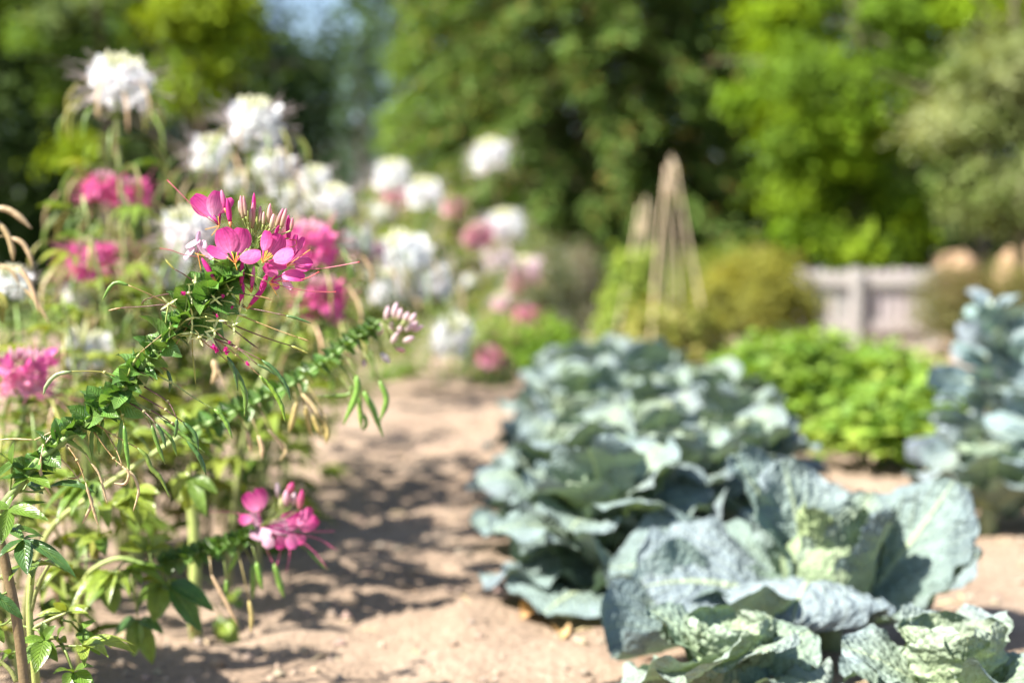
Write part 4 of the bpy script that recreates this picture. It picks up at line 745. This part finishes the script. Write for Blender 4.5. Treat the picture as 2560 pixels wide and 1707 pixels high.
    # ------- seed pods: (zoom, stalk points, pod points, pod width, stalk colour, pod colour)
    DKS = (0.13, 0.06, 0.05); GR = (0.12, 0.23, 0.035); DG = (0.055, 0.12, 0.03); LG = (0.22, 0.31, 0.09); YG = (0.32, 0.34, 0.06); BR = (0.30, 0.20, 0.08)
    pods = [
     (Z1, [(1640, 420), (1450, 342), (1240, 235), (1020, 140)], [(1020, 140), (900, 112), (820, 170), (745, 302)], 40, BR, GR), (Z1, [(1850, 270), (1660, 220), (1400, 240), (1220, 285)], [(1220, 285), (1180, 310), (1158, 352)], 20, DKS, BR),
     (Z1, [(1690, 450), (1450, 352), (1200, 365), (940, 380)], [(940, 380), (870, 395), (805, 410)], 18, DKS, BR), (Z1, [(1600, 560), (1470, 600), (1320, 710), (1150, 850)], [(1150, 850), (1070, 970), (1010, 1100)], 32, BR, (0.25, 0.30, 0.07)),
     (Z1, [(1780, 400), (1700, 490), (1600, 650), (1520, 770)], [(1520, 770), (1500, 810), (1485, 835)], 16, BR, BR), (Z1, [(1690, 520), (1695, 660), (1700, 850)], [(1700, 850), (1720, 1040), (1735, 1185)], 20, OLIVE, YG),
     (Z1, [(900, 1120), (770, 1066), (600, 1050), (420, 1052)], [(420, 1052), (260, 1090), (155, 1200), (120, 1302)], 42, OLIVE, (0.26, 0.34, 0.17)), (Z1, [(1250, 950), (1370, 1000), (1430, 1040)], [(1430, 1040), (1466, 1150), (1455, 1280)], 38, DKS, DG),
     (Z2, [(-200, 850), (90, 985), (270, 1105), (450, 1210)], [(450, 1210), (500, 1250), (560, 1340), (602, 1452)], 38, LG, GR), (Z2, [(250, 560), (330, 620), (450, 715), (565, 810)], [(565, 810), (660, 950), (712, 1110), (705, 1272)], 46, BR, GR),
     (Z2, [(330, 560), (420, 600), (520, 740)], [(560, 770), (615, 870), (650, 1058)], 30, DKS, DG), (Z2, [(400, 520), (590, 660), (720, 735), (850, 800)], [(850, 800), (960, 890), (1050, 1020), (1092, 1138)], 36, DKS, DG),
     (Z2, [(420, 590), (640, 760), (830, 930)], [(830, 930), (935, 1045), (1010, 1175), (1046, 1318)], 40, BR, (0.19, 0.30, 0.03)), (Z2, [(450, 620), (640, 700), (810, 835)], [(810, 835), (900, 880), (972, 932)], 20, DKS, DG),
     (Z2, [(450, 300), (680, 355), (860, 390), (1050, 430)], [(1050, 430), (1150, 455), (1262, 496)], 22, DKS, DG), (Z2, [(470, 330), (680, 430), (950, 540), (1150, 612)], [(1150, 612), (1200, 628), (1242, 643)], 14, BR, BR),
     (Z2, [(420, 390), (610, 505), (900, 620), (1090, 680)], [(1090, 680), (1170, 712), (1238, 748)], 24, DKS, OLIVE), (Z2, [(440, 400), (540, 490), (680, 600)], [(680, 600), (750, 655), (822, 706)], 14, DKS, DKS), (Z2, [(480, 200), (620, 235), (790, 265)], [(790, 265), (880, 282), (940, 306)], 14, DKS, BR),
     (ZA, [(480, 1240), (350, 1170), (250, 1100), (150, 1045)], [(150, 1045), (90, 985), (55, 940)], 24, DKS, OLIVE),
     (Z3, [(560, -40), (530, -10), (515, 20)], [(515, 20), (505, 70), (526, 142)], 28, OLIVE, LG), (Z3, [(620, -60), (585, 0), (565, 30)], [(565, 30), (545, 110), (551, 246)], 26, OLIVE, GR), (Z3, [(650, -90), (635, -40), (615, 0)], [(615, 0), (595, 90), (590, 202)], 28, OLIVE, GR),
     (Z3, [(690, -90), (720, -40), (725, 0)], [(725, 0), (716, 130), (694, 277)], 28, OLIVE, (0.16, 0.27, 0.06)), (Z3, [(690, -95), (730, -30), (740, 30)], [(740, 30), (752, 150), (771, 302)], 27, OLIVE, GR), (Z3, [(760, -130), (850, -60), (905, 30)], [(905, 30), (935, 130), (985, 262)], 26, LG, GR),
     (Z3, [(760, -110), (860, -50), (930, 20)], [(930, 20), (965, 80), (991, 167)], 24, DKS, DG), (Z3, [(800, -90), (880, -20), (945, 35)], [(945, 35), (1020, 110), (1056, 217)], 22, LG, GR), (Z3, [(780, -120), (900, -55), (975, 0)], [(975, 0), (1090, 90), (1221, 192)], 28, LG, GR),
     (Z3, [(830, -150), (990, -60), (1090, 10)], [(1090, 10), (1160, 80), (1186, 187)], 26, DKS, DG), (Z3, [(860, -200), (1000, -110), (1055, -10)], [(1055, -10), (1052, 50), (1042, 104)], 22, DKS, DG), (Z3, [(900, -60), (1030, 20), (1110, 110)], [(1110, 110), (1190, 220), (1231, 327)], 30, DKS, DG),
     (Z3, [(520, -10), (680, 90), (820, 165)], [(820, 165), (870, 215), (905, 290), (960, 350), (1016, 467)], 28, BR, (0.13, 0.2, 0.03)),
     (Z3, [(330, 60), (260, 155), (245, 215)], [(245, 215), (240, 300), (268, 385), (306, 452)], 20, TAN, TAN), (Z3, [(390, 90), (410, 130), (490, 180), (540, 250)], [(540, 250), (590, 320), (620, 420), (640, 502)], 15, TAN, TAN), (Z3, [(310, 150), (330, 200), (430, 300), (520, 430)], [(520, 430), (548, 485), (520, 560), (490, 617)], 19, TAN, TAN),
     (Z3, [(400, 150), (460, 240), (510, 370)], [(510, 370), (545, 490), (568, 570), (586, 627)], 17, BR, TAN), (Z3, [(620, 50), (690, 170), (730, 275)], [(730, 275), (768, 320), (745, 380), (680, 376)], 18, BR, TAN), (Z3, [(560, 70), (680, 230), (750, 285)], [(750, 285), (800, 340), (826, 425), (795, 542)], 19, BR, TAN),
     (Z3, [(330, 60), (205, 118)], [(205, 118), (80, 112), (-20, 118)], 10, TAN, TAN), (Z3, [(440, 230), (495, 300)], [(495, 300), (460, 342), (405, 346)], 14, BR, BR)]
    for z, s, p, wd, sc_, pc in pods:
        dz = R.uniform(-0.02, 0.012); mb = MB(); n0 = len(s); sp_ = spline([z(a, b, dz * i / (n0 - 1)) for i, (a, b) in enumerate(s)], 4); mb.tube(sp_, [max(0.00055, 0.0009 * (1 - i / len(sp_) * 0.5)) for i in range(len(sp_))], sc_, 5)
        pp = spline([z(a, b, dz) for a, b in p], 5); k = len(pp); r0 = wd * z.k / 2; bl = R.random() * 6; pv = vary(pc, 0.15)
        mb.tube(pp, [r0 * min(1, 0.3 + 5 * i / (k - 1), 0.22 + 2.6 * (1 - i / (k - 1))) * (1 + 0.10 * math.sin(i * 2.1 + bl)) for i in range(k)], [mix(pv, (0.3, 0.2, 0.08), 0.25 if i == k - 1 else 0) for i in range(k)], 8); part(mb, 'seed_pod', M_POD)
        nd = z(*s[1], dz * 0.5) if len(s) > 2 else None
        if nd is not None: mb = MB(); mb.spindle(nd - V(0.0018, 0, 0), nd + V(0.0018, 0, 0.0008), 0.0017, mix(sc_, (0.45, 0.45, 0.18), 0.5)); part(mb, 'node', M_STEM)
    # star shaped empty calyces
    for cx, cy in ((1730, 115), (1660, 222), (1450, 345), (1700, 482), (1470, 597), (1690, 640), (1772, 692), (1945, 290), (1962, 512), (1940, 612), (1900, 702), (2192, 450), (2140, 562), (2205, 372), (2100, 200)):
        c = Z1(cx, cy, -0.012); mb = MB(); a0 = R.uniform(0, 2); cc = vary((0.46, 0.50, 0.20), 0.15); mb.spindle(c - V(0, 0, .0018), c + V(0, 0, .0018), 0.0020, cc)
        for k in range(4):
            a = a0 + k * PI / 2 + R.uniform(-.3, .3); l = R.uniform(0.006, 0.012); dr = RGT * math.cos(a) + UPV * math.sin(a) + toward * R.uniform(-0.2, 0.7); mb.blade(c, c + dr * l, 0.0022, toward + rv(0.6), 'leaf', nu=2, nv=4, bend=R.uniform(-.2, .2), c0=cc, c1=vary((0.5, 0.52, 0.22), .15))
        part(mb, 'calyx', M_STEM)
        f = min(range(70, m), key=lambda i: (path[i] - c).length); mb = MB(); st = path[max(0, f - 5)]; mb.tube(spline([st, st.lerp(c, 0.6) + V(0, 0, 0.003), c], 3), 0.0009, (0.34, 0.40, 0.12), 5); part(mb, 'pedicel', M_STEM)
    for cx, cy, s in ((450, 690, 55), (470, 720, 45), (545, 715, 50), (560, 740, 40), (575, 655, 30), (733, 828, 40), (476, 432, 32), (600, 360, 28), (525, 270, 40), (195, 245, 45)):
        c = Z2(cx, cy, -0.015); mb = MB()
        for k in range(3): dr = (rdir() + UPV * 0.2).normalized(); mb.blade(c - dr * s * Z2.k * 0.5, c + dr * s * Z2.k * 0.6, s * Z2.k * 0.45, toward + rv(0.9), 'strip', nu=4, nv=6, cup=0.5, bend=R.uniform(-.3, .3), c0=vary(DP, .2), c1=vary(PINK, .1), wave=0.2, twist=R.uniform(-1.5, 1.5))
        part(mb, 'wilted_petal', M_PETAL)
    # ------- palmate leaves of the lower stem; each leaflet given by its tip
    def leaf(z, node, tips, dz=0.0, stem=None, name='leaf'):
        mb = MB(); nd = z(*node, dz)
        if stem is not None: mb.tube(spline([z(*stem), z(*stem).lerp(nd, 0.5) + V(0, 0, -0.003), nd], 4), [0.0012] * 9, (0.22, 0.30, 0.07), 5)
        for tx, ty, wd, c, nn, td, bd in tips: mb.blade(nd, z(tx, ty, dz + td), wd * z.k, toward * 0.55 + UPV * nn[1] + RGT * nn[0], 'leaf', cup=0.06, bend=bd, nu=6, nv=12, c0=vary(c, .1), c1=vary(c, .1), fold=0.10, wave=0.012)
        return part(mb, name, M_LEAF)
    A = (0.13, 0.23, 0.03); B = (0.05, 0.125, 0.03); C = (0.085, 0.18, 0.03)
    leaf(Z3, (50, 530), [(292, 602, 92, A, (-.2, .8), -.02, .08), (282, 490, 48, C, (0, .9), .02, .05), (85, 438, 58, A, (-.5, .4), .01, .05), (2, 745, 85, A, (.4, .3), -.03, .05), (-80, 500, 70, A, (0, .9), 0, .05)], -0.02, (-12, 560))
    leaf(Z3, (140, 712), [(457, 942, 82, B, (.5, .35), -.02, .10), (165, 925, 112, B, (0, .3), -.03, .04), (-10, 828, 88, B, (-.5, .6), -.02, .06), (270, 698, 46, C, (0, .9), .03, .06), (30, 640, 60, C, (0, .9), .03, .05)], -0.01, (10, 790))
    leaf(Z3, (70, 262), [(85, 130, 58, A, (-.4, .2), 0, .04), (-40, 190, 66, A, (-.2, .6), -.02, .05), (-10, 340, 60, C, (0, .8), -.02, .05), (165, 300, 50, C, (.2, .8), .01, .05)], -0.012, (60, 440))
    leaf(Z3, (175, 340), [(300, 408, 90, A, (.3, .7), -.02, .05), (70, 408, 55, A, (-.2, .9), -.02, .05), (-5, 352, 55, C, (-.2, .8), -.01, .05), (330, 318, 40, B, (.2, .9), .02, .05)], -0.01, (150, 370))
    leaf(Z3, (295, 398), [(572, 436, 62, B, (.1, .9), -.01, .14)], 0.0, (120, 420)); leaf(Z3, (160, 380), [(300, 395, 60, B, (0, .9), -.01, .02), (260, 440, 60, B, (.2, .6), .01, .05)], 0.012, (110, 430))
    leaf(Z3, (60, 640), [(260, 700, 50, C, (0, .9), .01, .08), (150, 660, 60, A, (0, .8), -.01, .05), (-60, 700, 60, C, (0, .8), 0, .05)], 0.015, (0, 640))
    leaf(Z3, (-30, 1040), [(140, 1190, 70, B, (.2, .4), 0, .06), (10, 1060, 50, B, (0, .8), 0, .05), (-30, 1200, 60, B, (0, .4), 0, .05)], -0.01, (70, 1000)); leaf(Z3, (-20, 1230), [(25, 1330, 50, A, (0, .4), 0, .05), (-20, 1180, 40, B, (0, .4), 0, .05)], 0.02, (100, 1150))
hero()
# ------------------------------------------------------------------ companions close to the sharp plant
def near_plant(label, d, stem_pts, z, leaves, buds=(), petals=(), pods=(), stam=(), bract=None, r0=0.005, seed=1, group='cleomes along the path', base=None, tw=0.003, extra=(), auto=None):
    p0 = z(*stem_pts[0]); bx, by = base if base else (p0.x, p0.y); org = V(bx, by, 0); root = empty('cleome', org, label, 'cleome', group); toward = -FWD
    path = spline([V(bx, by, -0.02)] + [z(*p) for p in stem_pts], 6); m = len(path); mb = MB(); mb.tube(path, [lerp(r0, tw, i / (m - 1)) for i in range(m)], [mix(mix((0.15, 0.12, 0.06), (0.28, 0.32, 0.09), min(1, i / m * 5)), (0.15, 0.25, 0.06) if bract else (0.30, 0.36, 0.10), max(0, min(1, (i / m - 0.3) * 5))) for i in range(m)], 8)
    for e in extra: ep = spline([z(*p) for p in e], 5); mb.tube(ep, [lerp(0.003, 0.0016, i / len(ep)) for i in range(len(ep))], (0.2, 0.22, 0.07), 6)
    mb.build('stem', M_STEM, root, org)
    if bract:
        f0, f1, n, s0, s1 = bract
        for k in range(n):
            q = k / n; f = (f0 + (f1 - f0) * q) * (m - 1); p = path[int(f)].lerp(path[min(int(f) + 1, m - 1)], f - int(f)); a = k * 2.4; t = (path[min(int(f) + 1, m - 1)] - path[int(f) - 1]).normalized(); e1 = t.orthogonal().normalized(); e2 = t.cross(e1); o = e1 * math.cos(a) + e2 * math.sin(a); s = lerp(s0, s1, q)
            mb = MB(); mb.blade(p, p + (o + V(-.2, 0, .45) + rv(.15)).normalized() * s, s * 0.85, V(-.2, 0, .8) + t * .3 - FWD * .4, 'bract', cup=0.2, droop=0.1, nu=3, nv=5, c0=vary((0.10, 0.20, 0.04), .25)); mb.build('bract', M_LEAF, root, org)
    for node, stem, tips, dz in leaves:
        mb = MB(); nd = z(*node, dz)
        if stem: mb.tube([z(*stem), z(*stem).lerp(nd, .5) + V(0, 0, .004), nd], 0.0013, (0.22, 0.3, 0.08), 5)
        for tx, ty, wd, c in tips: mb.blade(nd, z(tx, ty, dz + R.uniform(-.03, .02)), wd * 1.25 * z.k, toward * .5 + UPV * .7 + RGT * R.uniform(-.4, .4), 'leaf', cup=0.08, bend=R.uniform(.04, .12), nu=5, nv=8, c0=vary(c, .12), c1=vary(c, .12), fold=.12)
        mb.build('leaf', M_LEAF, root, org)
    if auto:
        n_, q0, q1, sz = auto
        for k in range(n_):
            q = q0 + (q1 - q0) * k / n_; p = path[int(q * (m - 1))]; a = k * 2.4 + R.uniform(-.4, .4); lm, sm2 = MB(), MB()
            palmate(lm, lm, p, V(math.cos(a), math.sin(a) * .6, R.uniform(-0.1, 0.5)), sz * R.uniform(.8, 1.15), R.choice((5, 7)), mix(YL, GL_, R.random()), R.uniform(.2, .5), 0.055, (3, 6)); lm.build('leaf', M_LEAF, root, org)
    hub = path[-1]
    for t, b, wd, c in buds:
        dz = R.uniform(-.02, .02); mb = MB(); mb.spindle(z(*b, dz), z(*t, dz), wd * z.k / 2, mix(c, (0.4, 0.45, 0.2), .5), 7, 7, c1=c); mb.tube([hub, hub.lerp(z(*b, dz), .6) + V(0, 0, -.002), z(*b, dz)], .0008, (0.34, 0.42, 0.14), 4); mb.build('bud', M_PETAL, root, org)
    for b, t, wd, c in petals:
        dz = R.uniform(-.02, .015); mb = MB(); mb.blade(z(*b, dz), z(*t, dz), wd * z.k, toward + UPV * R.uniform(0, .7) + RGT * R.uniform(-.5, .5), 'round', cup=-.12, bend=-.06, nu=6, nv=8, c0=mix(c, WHITE, .25), c1=c); mb.tube([hub, z(*b, dz)], .0007, MAG, 4); mb.build('petal', M_PETAL, root, org)
    for pts, wd, c in pods:
        dz = R.uniform(-.03, .03); pp = spline([z(*p, dz) for p in pts], 5); k = len(pp); mb = MB(); f = min(range(m // 2, m), key=lambda i: (path[i] - pp[0]).length); mb.tube([path[f], path[f].lerp(pp[0], .6) + V(0, 0, .004), pp[0]], .0008, mix(c, (0.3, 0.25, .1), .4), 4)
        mb.tube(pp, [wd * z.k / 2 * min(1, .3 + 5 * i / (k - 1), .2 + 2.6 * (1 - i / (k - 1))) for i in range(k)], vary(c, .12), 7); mb.build('seed_pod', M_POD, root, org)
    for pts in stam:
        mb = MB(); mb.tube(spline([z(*p) for p in pts], 4), .0006, (0.5, 0.08, 0.2), 4); mb.build('stamen', M_STEM, root, org)
    return root
YL = (0.23, 0.30, 0.04); GL_ = (0.12, 0.21, 0.03); PGR = (0.15, 0.28, 0.04); PY = (0.38, 0.30, 0.11)
Zb = zoom(400, 660, 3.336, 1.84); PB = mix(PINK, WHITE, .68)
def s2(x, y): return ((x - 400) * 3.336, (y - 660) * 3.336)
near_plant('softly blurred cleome with pale pink closed buds on a leaning leafy stem', 1.84, [s2(60, 1560), s2(117, 1337), s2(250, 1225), s2(345, 1160), s2(450, 1092), s2(560, 1042), s2(640, 1005), s2(740, 955), s2(830, 890), s2(885, 850), s2(925, 825), s2(950, 800)], Zb,
    [(s2(335, 1225), s2(330, 1175), [(*s2(275, 1270), 110, YL), (*s2(310, 1310), 120, YL), (*s2(350, 1320), 130, YL), (*s2(390, 1290), 110, YL), (*s2(400, 1235), 90, YL)], 0.0), (s2(475, 1190), s2(480, 1100), [(*s2(440, 1245), 110, YL), (*s2(470, 1275), 110, YL), (*s2(515, 1290), 100, GL_), (*s2(545, 1235), 90, GL_), (*s2(430, 1200), 80, YL)], 0.02),
     (s2(250, 1345), s2(240, 1240), [(*s2(190, 1370), 90, YL), (*s2(230, 1400), 100, (0.25, 0.26, 0.05)), (*s2(265, 1390), 90, GL_), (*s2(280, 1330), 80, YL)], -0.02), (s2(480, 1080), s2(520, 1060), [(*s2(380, 1050), 110, YL), (*s2(420, 1110), 110, YL), (*s2(530, 1120), 100, YL), (*s2(450, 1020), 90, YL)], 0.05), (s2(330, 1080), s2(380, 1135), [(*s2(270, 1050), 90, YL), (*s2(300, 1120), 90, YL), (*s2(390, 1090), 90, YL)], 0.06)],
    [((1905, 350), (1880, 470), 50, PB), ((1975, 320), (1945, 450), 55, PB), ((2012, 368), (1990, 462), 48, PB), ((2072, 398), (2032, 482), 48, PB), ((2132, 408), (2082, 492), 50, PB), ((2152, 478), (2042, 562), 50, PB), ((2195, 512), (2108, 562), 50, PB), ((2122, 608), (2028, 648), 50, PB), ((1718, 488), (1782, 592), 50, PB), ((1856, 472), (1830, 602), 50, PB), ((1932, 478), (1930, 572), 46, PB), ((2022, 498), (1980, 582), 46, PB), ((1982, 568), (1930, 662), 50, PB), ((1918, 828), (1838, 738), 62, mix(PB, WHITE, .6)), ((1705, 862), (1700, 800), 40, PB), ((2046, 728), (1962, 702), 40, ROSE), ((1960, 420), (1965, 480), 44, (0.5, 0.5, 0.2)), ((2040, 460), (2020, 520), 44, (0.45, 0.5, 0.2))],
    [], [([(1640, 930), (1640, 1080), (1530, 1340)], 55, PGR), ([(1655, 1100), (1670, 1240), (1680, 1375)], 40, PGR), ([(1700, 1060), (1780, 1230), (1862, 1440)], 45, PGR), ([(1690, 1080), (1760, 1150), (1840, 1330)], 34, PGR), ([(1830, 970), (1890, 1130), (1835, 1310)], 48, PGR), ([(1600, 1010), (1560, 1090), (1310, 1100)], 26, PGR), ([(1700, 1250), (1720, 1330), (1690, 1390)], 34, PGR),
         ([(1140, 1150), (1110, 1290), (1075, 1405)], 50, PY), ([(1210, 1180), (1235, 1300), (1262, 1432)], 45, PY), ([(1270, 1250), (1310, 1350), (1345, 1432)], 45, PY), ([(1330, 1240), (1375, 1370), (1382, 1485)], 48, PY), ([(1370, 1260), (1400, 1390), (1385, 1500)], 40, PY), ([(720, 1390), (745, 1480), (755, 1570)], 40, TAN), ([(820, 1430), (850, 1530), (850, 1620)], 36, TAN), ([(900, 1380), (1010, 1500), (1030, 1580)], 30, (0.2, 0.14, 0.08)), ([(960, 1440), (1050, 1540), (1000, 1640)], 26, TAN), ([(1180, 1080), (1290, 1200), (1330, 1290)], 34, TAN), ([(440, 800), (470, 900), (430, 1000)], 60, TAN)],
    bract=(0.42, 0.96, 98, 0.025, 0.017), base=ground_xy(70, 1.84), r0=0.0044, tw=0.0018, auto=(5, 0.2, 0.46, 0.075))
Zc = zoom(0, 1000, 2.138, 1.86)
def s3(x, y): return (x * 2.138, (y - 1000) * 2.138)
PL3 = mix(PINK, WHITE, .45)
near_plant('low pink cleome leaning on a bent stem over the path, with long stamens', 1.86, [s3(195, 1560), s3(200, 1480), s3(230, 1425), s3(300, 1395), s3(380, 1415), s3(440, 1400), s3(520, 1372), s3(580, 1355), s3(620, 1340), s3(650, 1318)], Zc,
    [(s3(268, 1452), s3(235, 1425), [(*s3(285, 1535), 90, GL_), (*s3(333, 1480), 75, GL_), (*s3(222, 1515), 85, GL_), (*s3(175, 1475), 70, YL), (*s3(210, 1440), 70, YL), (*s3(320, 1440), 60, YL)], 0.0), (s3(410, 1455), s3(400, 1418), [(*s3(385, 1555), 105, GL_), (*s3(340, 1525), 75, GL_), (*s3(440, 1480), 80, GL_), (*s3(350, 1450), 50, YL)], 0.02),
     (s3(425, 1458), s3(400, 1418), [(*s3(505, 1500), 90, (0.05, 0.13, 0.03)), (*s3(505, 1580), 85, (0.05, 0.14, 0.03)), (*s3(535, 1530), 85, (0.05, 0.14, 0.03))], -0.02), (s3(345, 1548), s3(330, 1440), [(*s3(283, 1590), 70, (0.05, 0.13, 0.03)), (*s3(335, 1640), 80, GL_), (*s3(382, 1660), 80, GL_), (*s3(410, 1585), 60, (0.05, 0.13, 0.03))], 0.03),
     (s3(370, 1375), s3(380, 1412), [(*s3(295, 1372), 75, YL), (*s3(320, 1340), 70, YL), (*s3(435, 1345), 75, YL), (*s3(400, 1400), 80, YL), (*s3(440, 1378), 70, YL)], 0.02), (s3(215, 1340), s3(215, 1440), [(*s3(175, 1330), 60, YL), (*s3(260, 1370), 80, YL), (*s3(240, 1400), 80, (0.3, 0.26, .06)), (*s3(190, 1400), 70, GL_)], 0.05)],
    [((1480, 438), (1486, 525), 32, PB), ((1565, 438), (1540, 505), 42, PINK), ((1530, 478), (1530, 565), 42, PL3), ((1615, 478), (1600, 585), 38, PINK), ((1575, 488), (1566, 562), 36, PB), ((1500, 520), (1510, 590), 36, (.5, .5, .25))],
    [((1380, 590), (1308, 500), 85, PINK), ((1395, 580), (1385, 470), 85, PINK), ((1340, 645), (1280, 625), 65, PINK), ((1400, 675), (1335, 605), 65, PL3), ((1450, 705), (1335, 712), 75, PL3), ((1480, 725), (1468, 638), 95, PL3), ((1545, 705), (1478, 648), 85, PL3), ((1560, 695), (1585, 595), 65, PINK), ((1600, 685), (1698, 635), 85, PINK), ((1590, 665), (1645, 585), 65, HOT), ((1450, 730), (1415, 785), 70, PL3), ((1500, 725), (1500, 795), 70, PINK), ((1560, 715), (1562, 795), 70, HOT), ((1600, 645), (1665, 575), 60, PINK), ((1545, 655), (1530, 600), 70, PINK), ((1600, 720), (1610, 770), 60, PINK)],
    [([(1275, 800), (1250, 860), (1215, 925)], 30, PGR), ([(1350, 875), (1352, 960), (1350, 1065)], 30, PGR), ([(1370, 865), (1385, 930), (1402, 1015)], 30, PGR), ([(1465, 875), (1490, 960), (1518, 1055)], 34, PGR), ([(1130, 935), (1200, 1060), (1275, 1210)], 22, TAN), ([(1640, 800), (1700, 860), (1760, 910)], 18, (0.1, 0.2, .04)), ([(1330, 1070), (1345, 1150), (1340, 1240)], 26, PY), ([(1040, 1060), (1035, 1150), (1020, 1240)], 30, PY), ([(1210, 960), (1210, 1010), (1200, 1060)], 22, PGR)],
    [[(1560, 710), (1700, 740), (1800, 802)], [(1580, 730), (1680, 810), (1750, 902)], [(1500, 790), (1490, 840), (1478, 890)], [(1550, 790), (1545, 850), (1530, 920)], [(1420, 780), (1440, 830), (1460, 870)], [(1380, 650), (1250, 600), (1120, 595)], [(1620, 700), (1720, 700), (1790, 700)]],
    bract=(0.55, 0.98, 80, 0.021, 0.015), base=ground_xy(185, 1.86), r0=0.0038, tw=0.0018, auto=(3, 0.25, 0.55, 0.065))
Zd = zoom(0, 1050, 2.387, 2.25)
near_plant('flowerless cleome with a straight pale stalk and drooping leaves on top', 2.25, [(1155, 1150), (1165, 850), (1150, 560), (1115, 380)], Zd,
    [((1115, 350), (1120, 400), [(1060, 490, 90, YL), (1120, 540, 95, YL), (1170, 545, 95, YL), (1230, 580, 80, GL_), (1300, 440, 80, YL), (1010, 390, 70, YL), (1180, 270, 80, YL)], 0.0), ((1340, 1190), (1160, 1000), [(1410, 1280, 80, GL_), (1330, 1330, 90, YL), (1420, 1400, 90, YL), (1270, 1230, 60, GL_)], 0.05), ((1400, 1080), (1165, 900), [(1450, 1010, 60, GL_), (1350, 1050, 60, YL), (1440, 1120, 60, GL_)], 0.06)], base=ground_xy(485, 2.25), r0=0.0105, tw=0.008)
Ze = zoom(0, 1050, 2.387, 1.50)
near_plant('short bushy young cleome with fresh light leaves in the bottom left corner', 1.50, [(215, 1560), (190, 1350), (175, 1130), (190, 930), (215, 850)], Ze,
    [((265, 1310), (185, 1240), [(140, 1480, 85, (.13, .24, .03)), (208, 1512, 92, (.14, .25, .03)), (346, 1442, 58, (.11, .21, .03)), (95, 1335, 52, (.14, .24, .03)), (335, 1222, 52, (.12, .22, .03)), (255, 1200, 50, GL_)], -.01), ((470, 1258), (370, 1190), [(598, 1402, 74, (.13, .25, .03)), (572, 1195, 48, (.13, .24, .03)), (430, 1195, 46, GL_), (540, 1330, 60, (.13, .25, .03))], .03),
     ((395, 1148), (190, 1200), [(318, 1088, 44, YL), (535, 1108, 46, YL), (528, 1152, 42, YL), (215, 1165, 48, YL), (360, 1075, 40, YL)], .04), ((440, 1508), (350, 1310), [(318, 1512, 54, GL_), (558, 1468, 46, GL_), (440, 1640, 105, (.14, .26, .03)), (565, 1600, 80, (.12, .23, .03)), (380, 1600, 70, (.13, .24, .03))], -.02), ((50, 1400), (190, 1380), [(-10, 1390, 55, GL_), (85, 1420, 50, GL_), (10, 1470, 50, GL_)], .02), ((350, 1310), (265, 1310), [(385, 1230, 50, GL_), (400, 1330, 50, YL)], 0)],
    base=ground_xy(92, 1.50), r0=0.005, auto=(3, 0.3, 0.95, 0.055), extra=[[(265, 1310), (350, 1310), (440, 1500)], [(185, 1250), (300, 1190), (395, 1150)], [(180, 1150), (230, 980), (310, 830)], [(100, 1560), (60, 1490), (-20, 1420)], [(0, 930), (60, 960), (90, 980)]])
# dried pods at the left edge
Zf = zoom(0, 400, 2.138, 1.85)
near_plant('spent cleome with curled tan seed pods at the left edge', 1.85, [(-90, 1400), (-80, 800), (-60, 300), (-40, 240)], Zf, [((-60, 700), (-80, 760), [(40, 800, 60, OLIVE), (20, 880, 60, OLIVE), (-120, 820, 60, OLIVE)], 0)],
    (), (), [([(-20, 255), (50, 270), (110, 310), (168, 366)], 34, TAN), ([(-10, 330), (40, 400), (65, 480), (70, 540)], 30, TAN), ([(60, 415), (120, 445), (160, 510), (172, 570)], 26, TAN), ([(90, 570), (150, 640), (190, 740), (205, 815)], 26, TAN), ([(-10, 560), (60, 590), (110, 680)], 22, TAN), ([(120, 680), (200, 760), (265, 880)], 20, TAN)], base=ground_xy(-60, 1.85))
# ------------------------------------------------------------------ fallen leaves on the soil
def dry_leaf(px, py, s, label, col=(0.52, 0.33, 0.16)):
    d = CAM.z * FPX / (py - HZ); x, y = ground_xy(px, d); mb = MB(); z0 = gnoise(x, y) + 0.006; a = R.uniform(0, 6); c = V(x, y, z0)
    mb.blade(c - V(math.cos(a), math.sin(a), 0) * s * .5, c + V(math.cos(a), math.sin(a), 0) * s * .5, s * .62, V(0, 0, 1), 'leaf', cup=0.45, bend=.12, nu=6, nv=8, c0=vary(col, .1), c1=vary(col, .2), wave=.12)
    tag(mb.build('dry_leaf', M_DRY, None, c), label, 'fallen leaf', 'fallen dry leaves')
dry_leaf(1345, 1560, 0.075, 'largest orange tan dry leaf on the soil left of the front cabbage'); dry_leaf(1405, 1600, 0.05, 'orange tan dry leaf at the shadow edge of the front cabbage'); dry_leaf(1620, 1665, 0.045, 'reddish dry leaf between the two nearest cabbages', (0.40, 0.20, 0.12))
dry_leaf(2350, 1640, 0.05, 'dry leaf in the shade right of the front cabbage', (0.45, 0.24, 0.13)); dry_leaf(2440, 1655, 0.055, 'bright tan dry leaf beyond the shade right of the front cabbage'); dry_leaf(2310, 1235, 0.06, 'tan dry leaf on the soil left of the kale foot'); dry_leaf(1330, 1290, 0.05, 'brown dry leaf at the path edge under the cabbages', (0.3, 0.18, 0.1))
dry_leaf(1550, 1625, 0.04, 'small brown dry leaf in the dark under the front cabbage', (0.32, 0.2, 0.12))
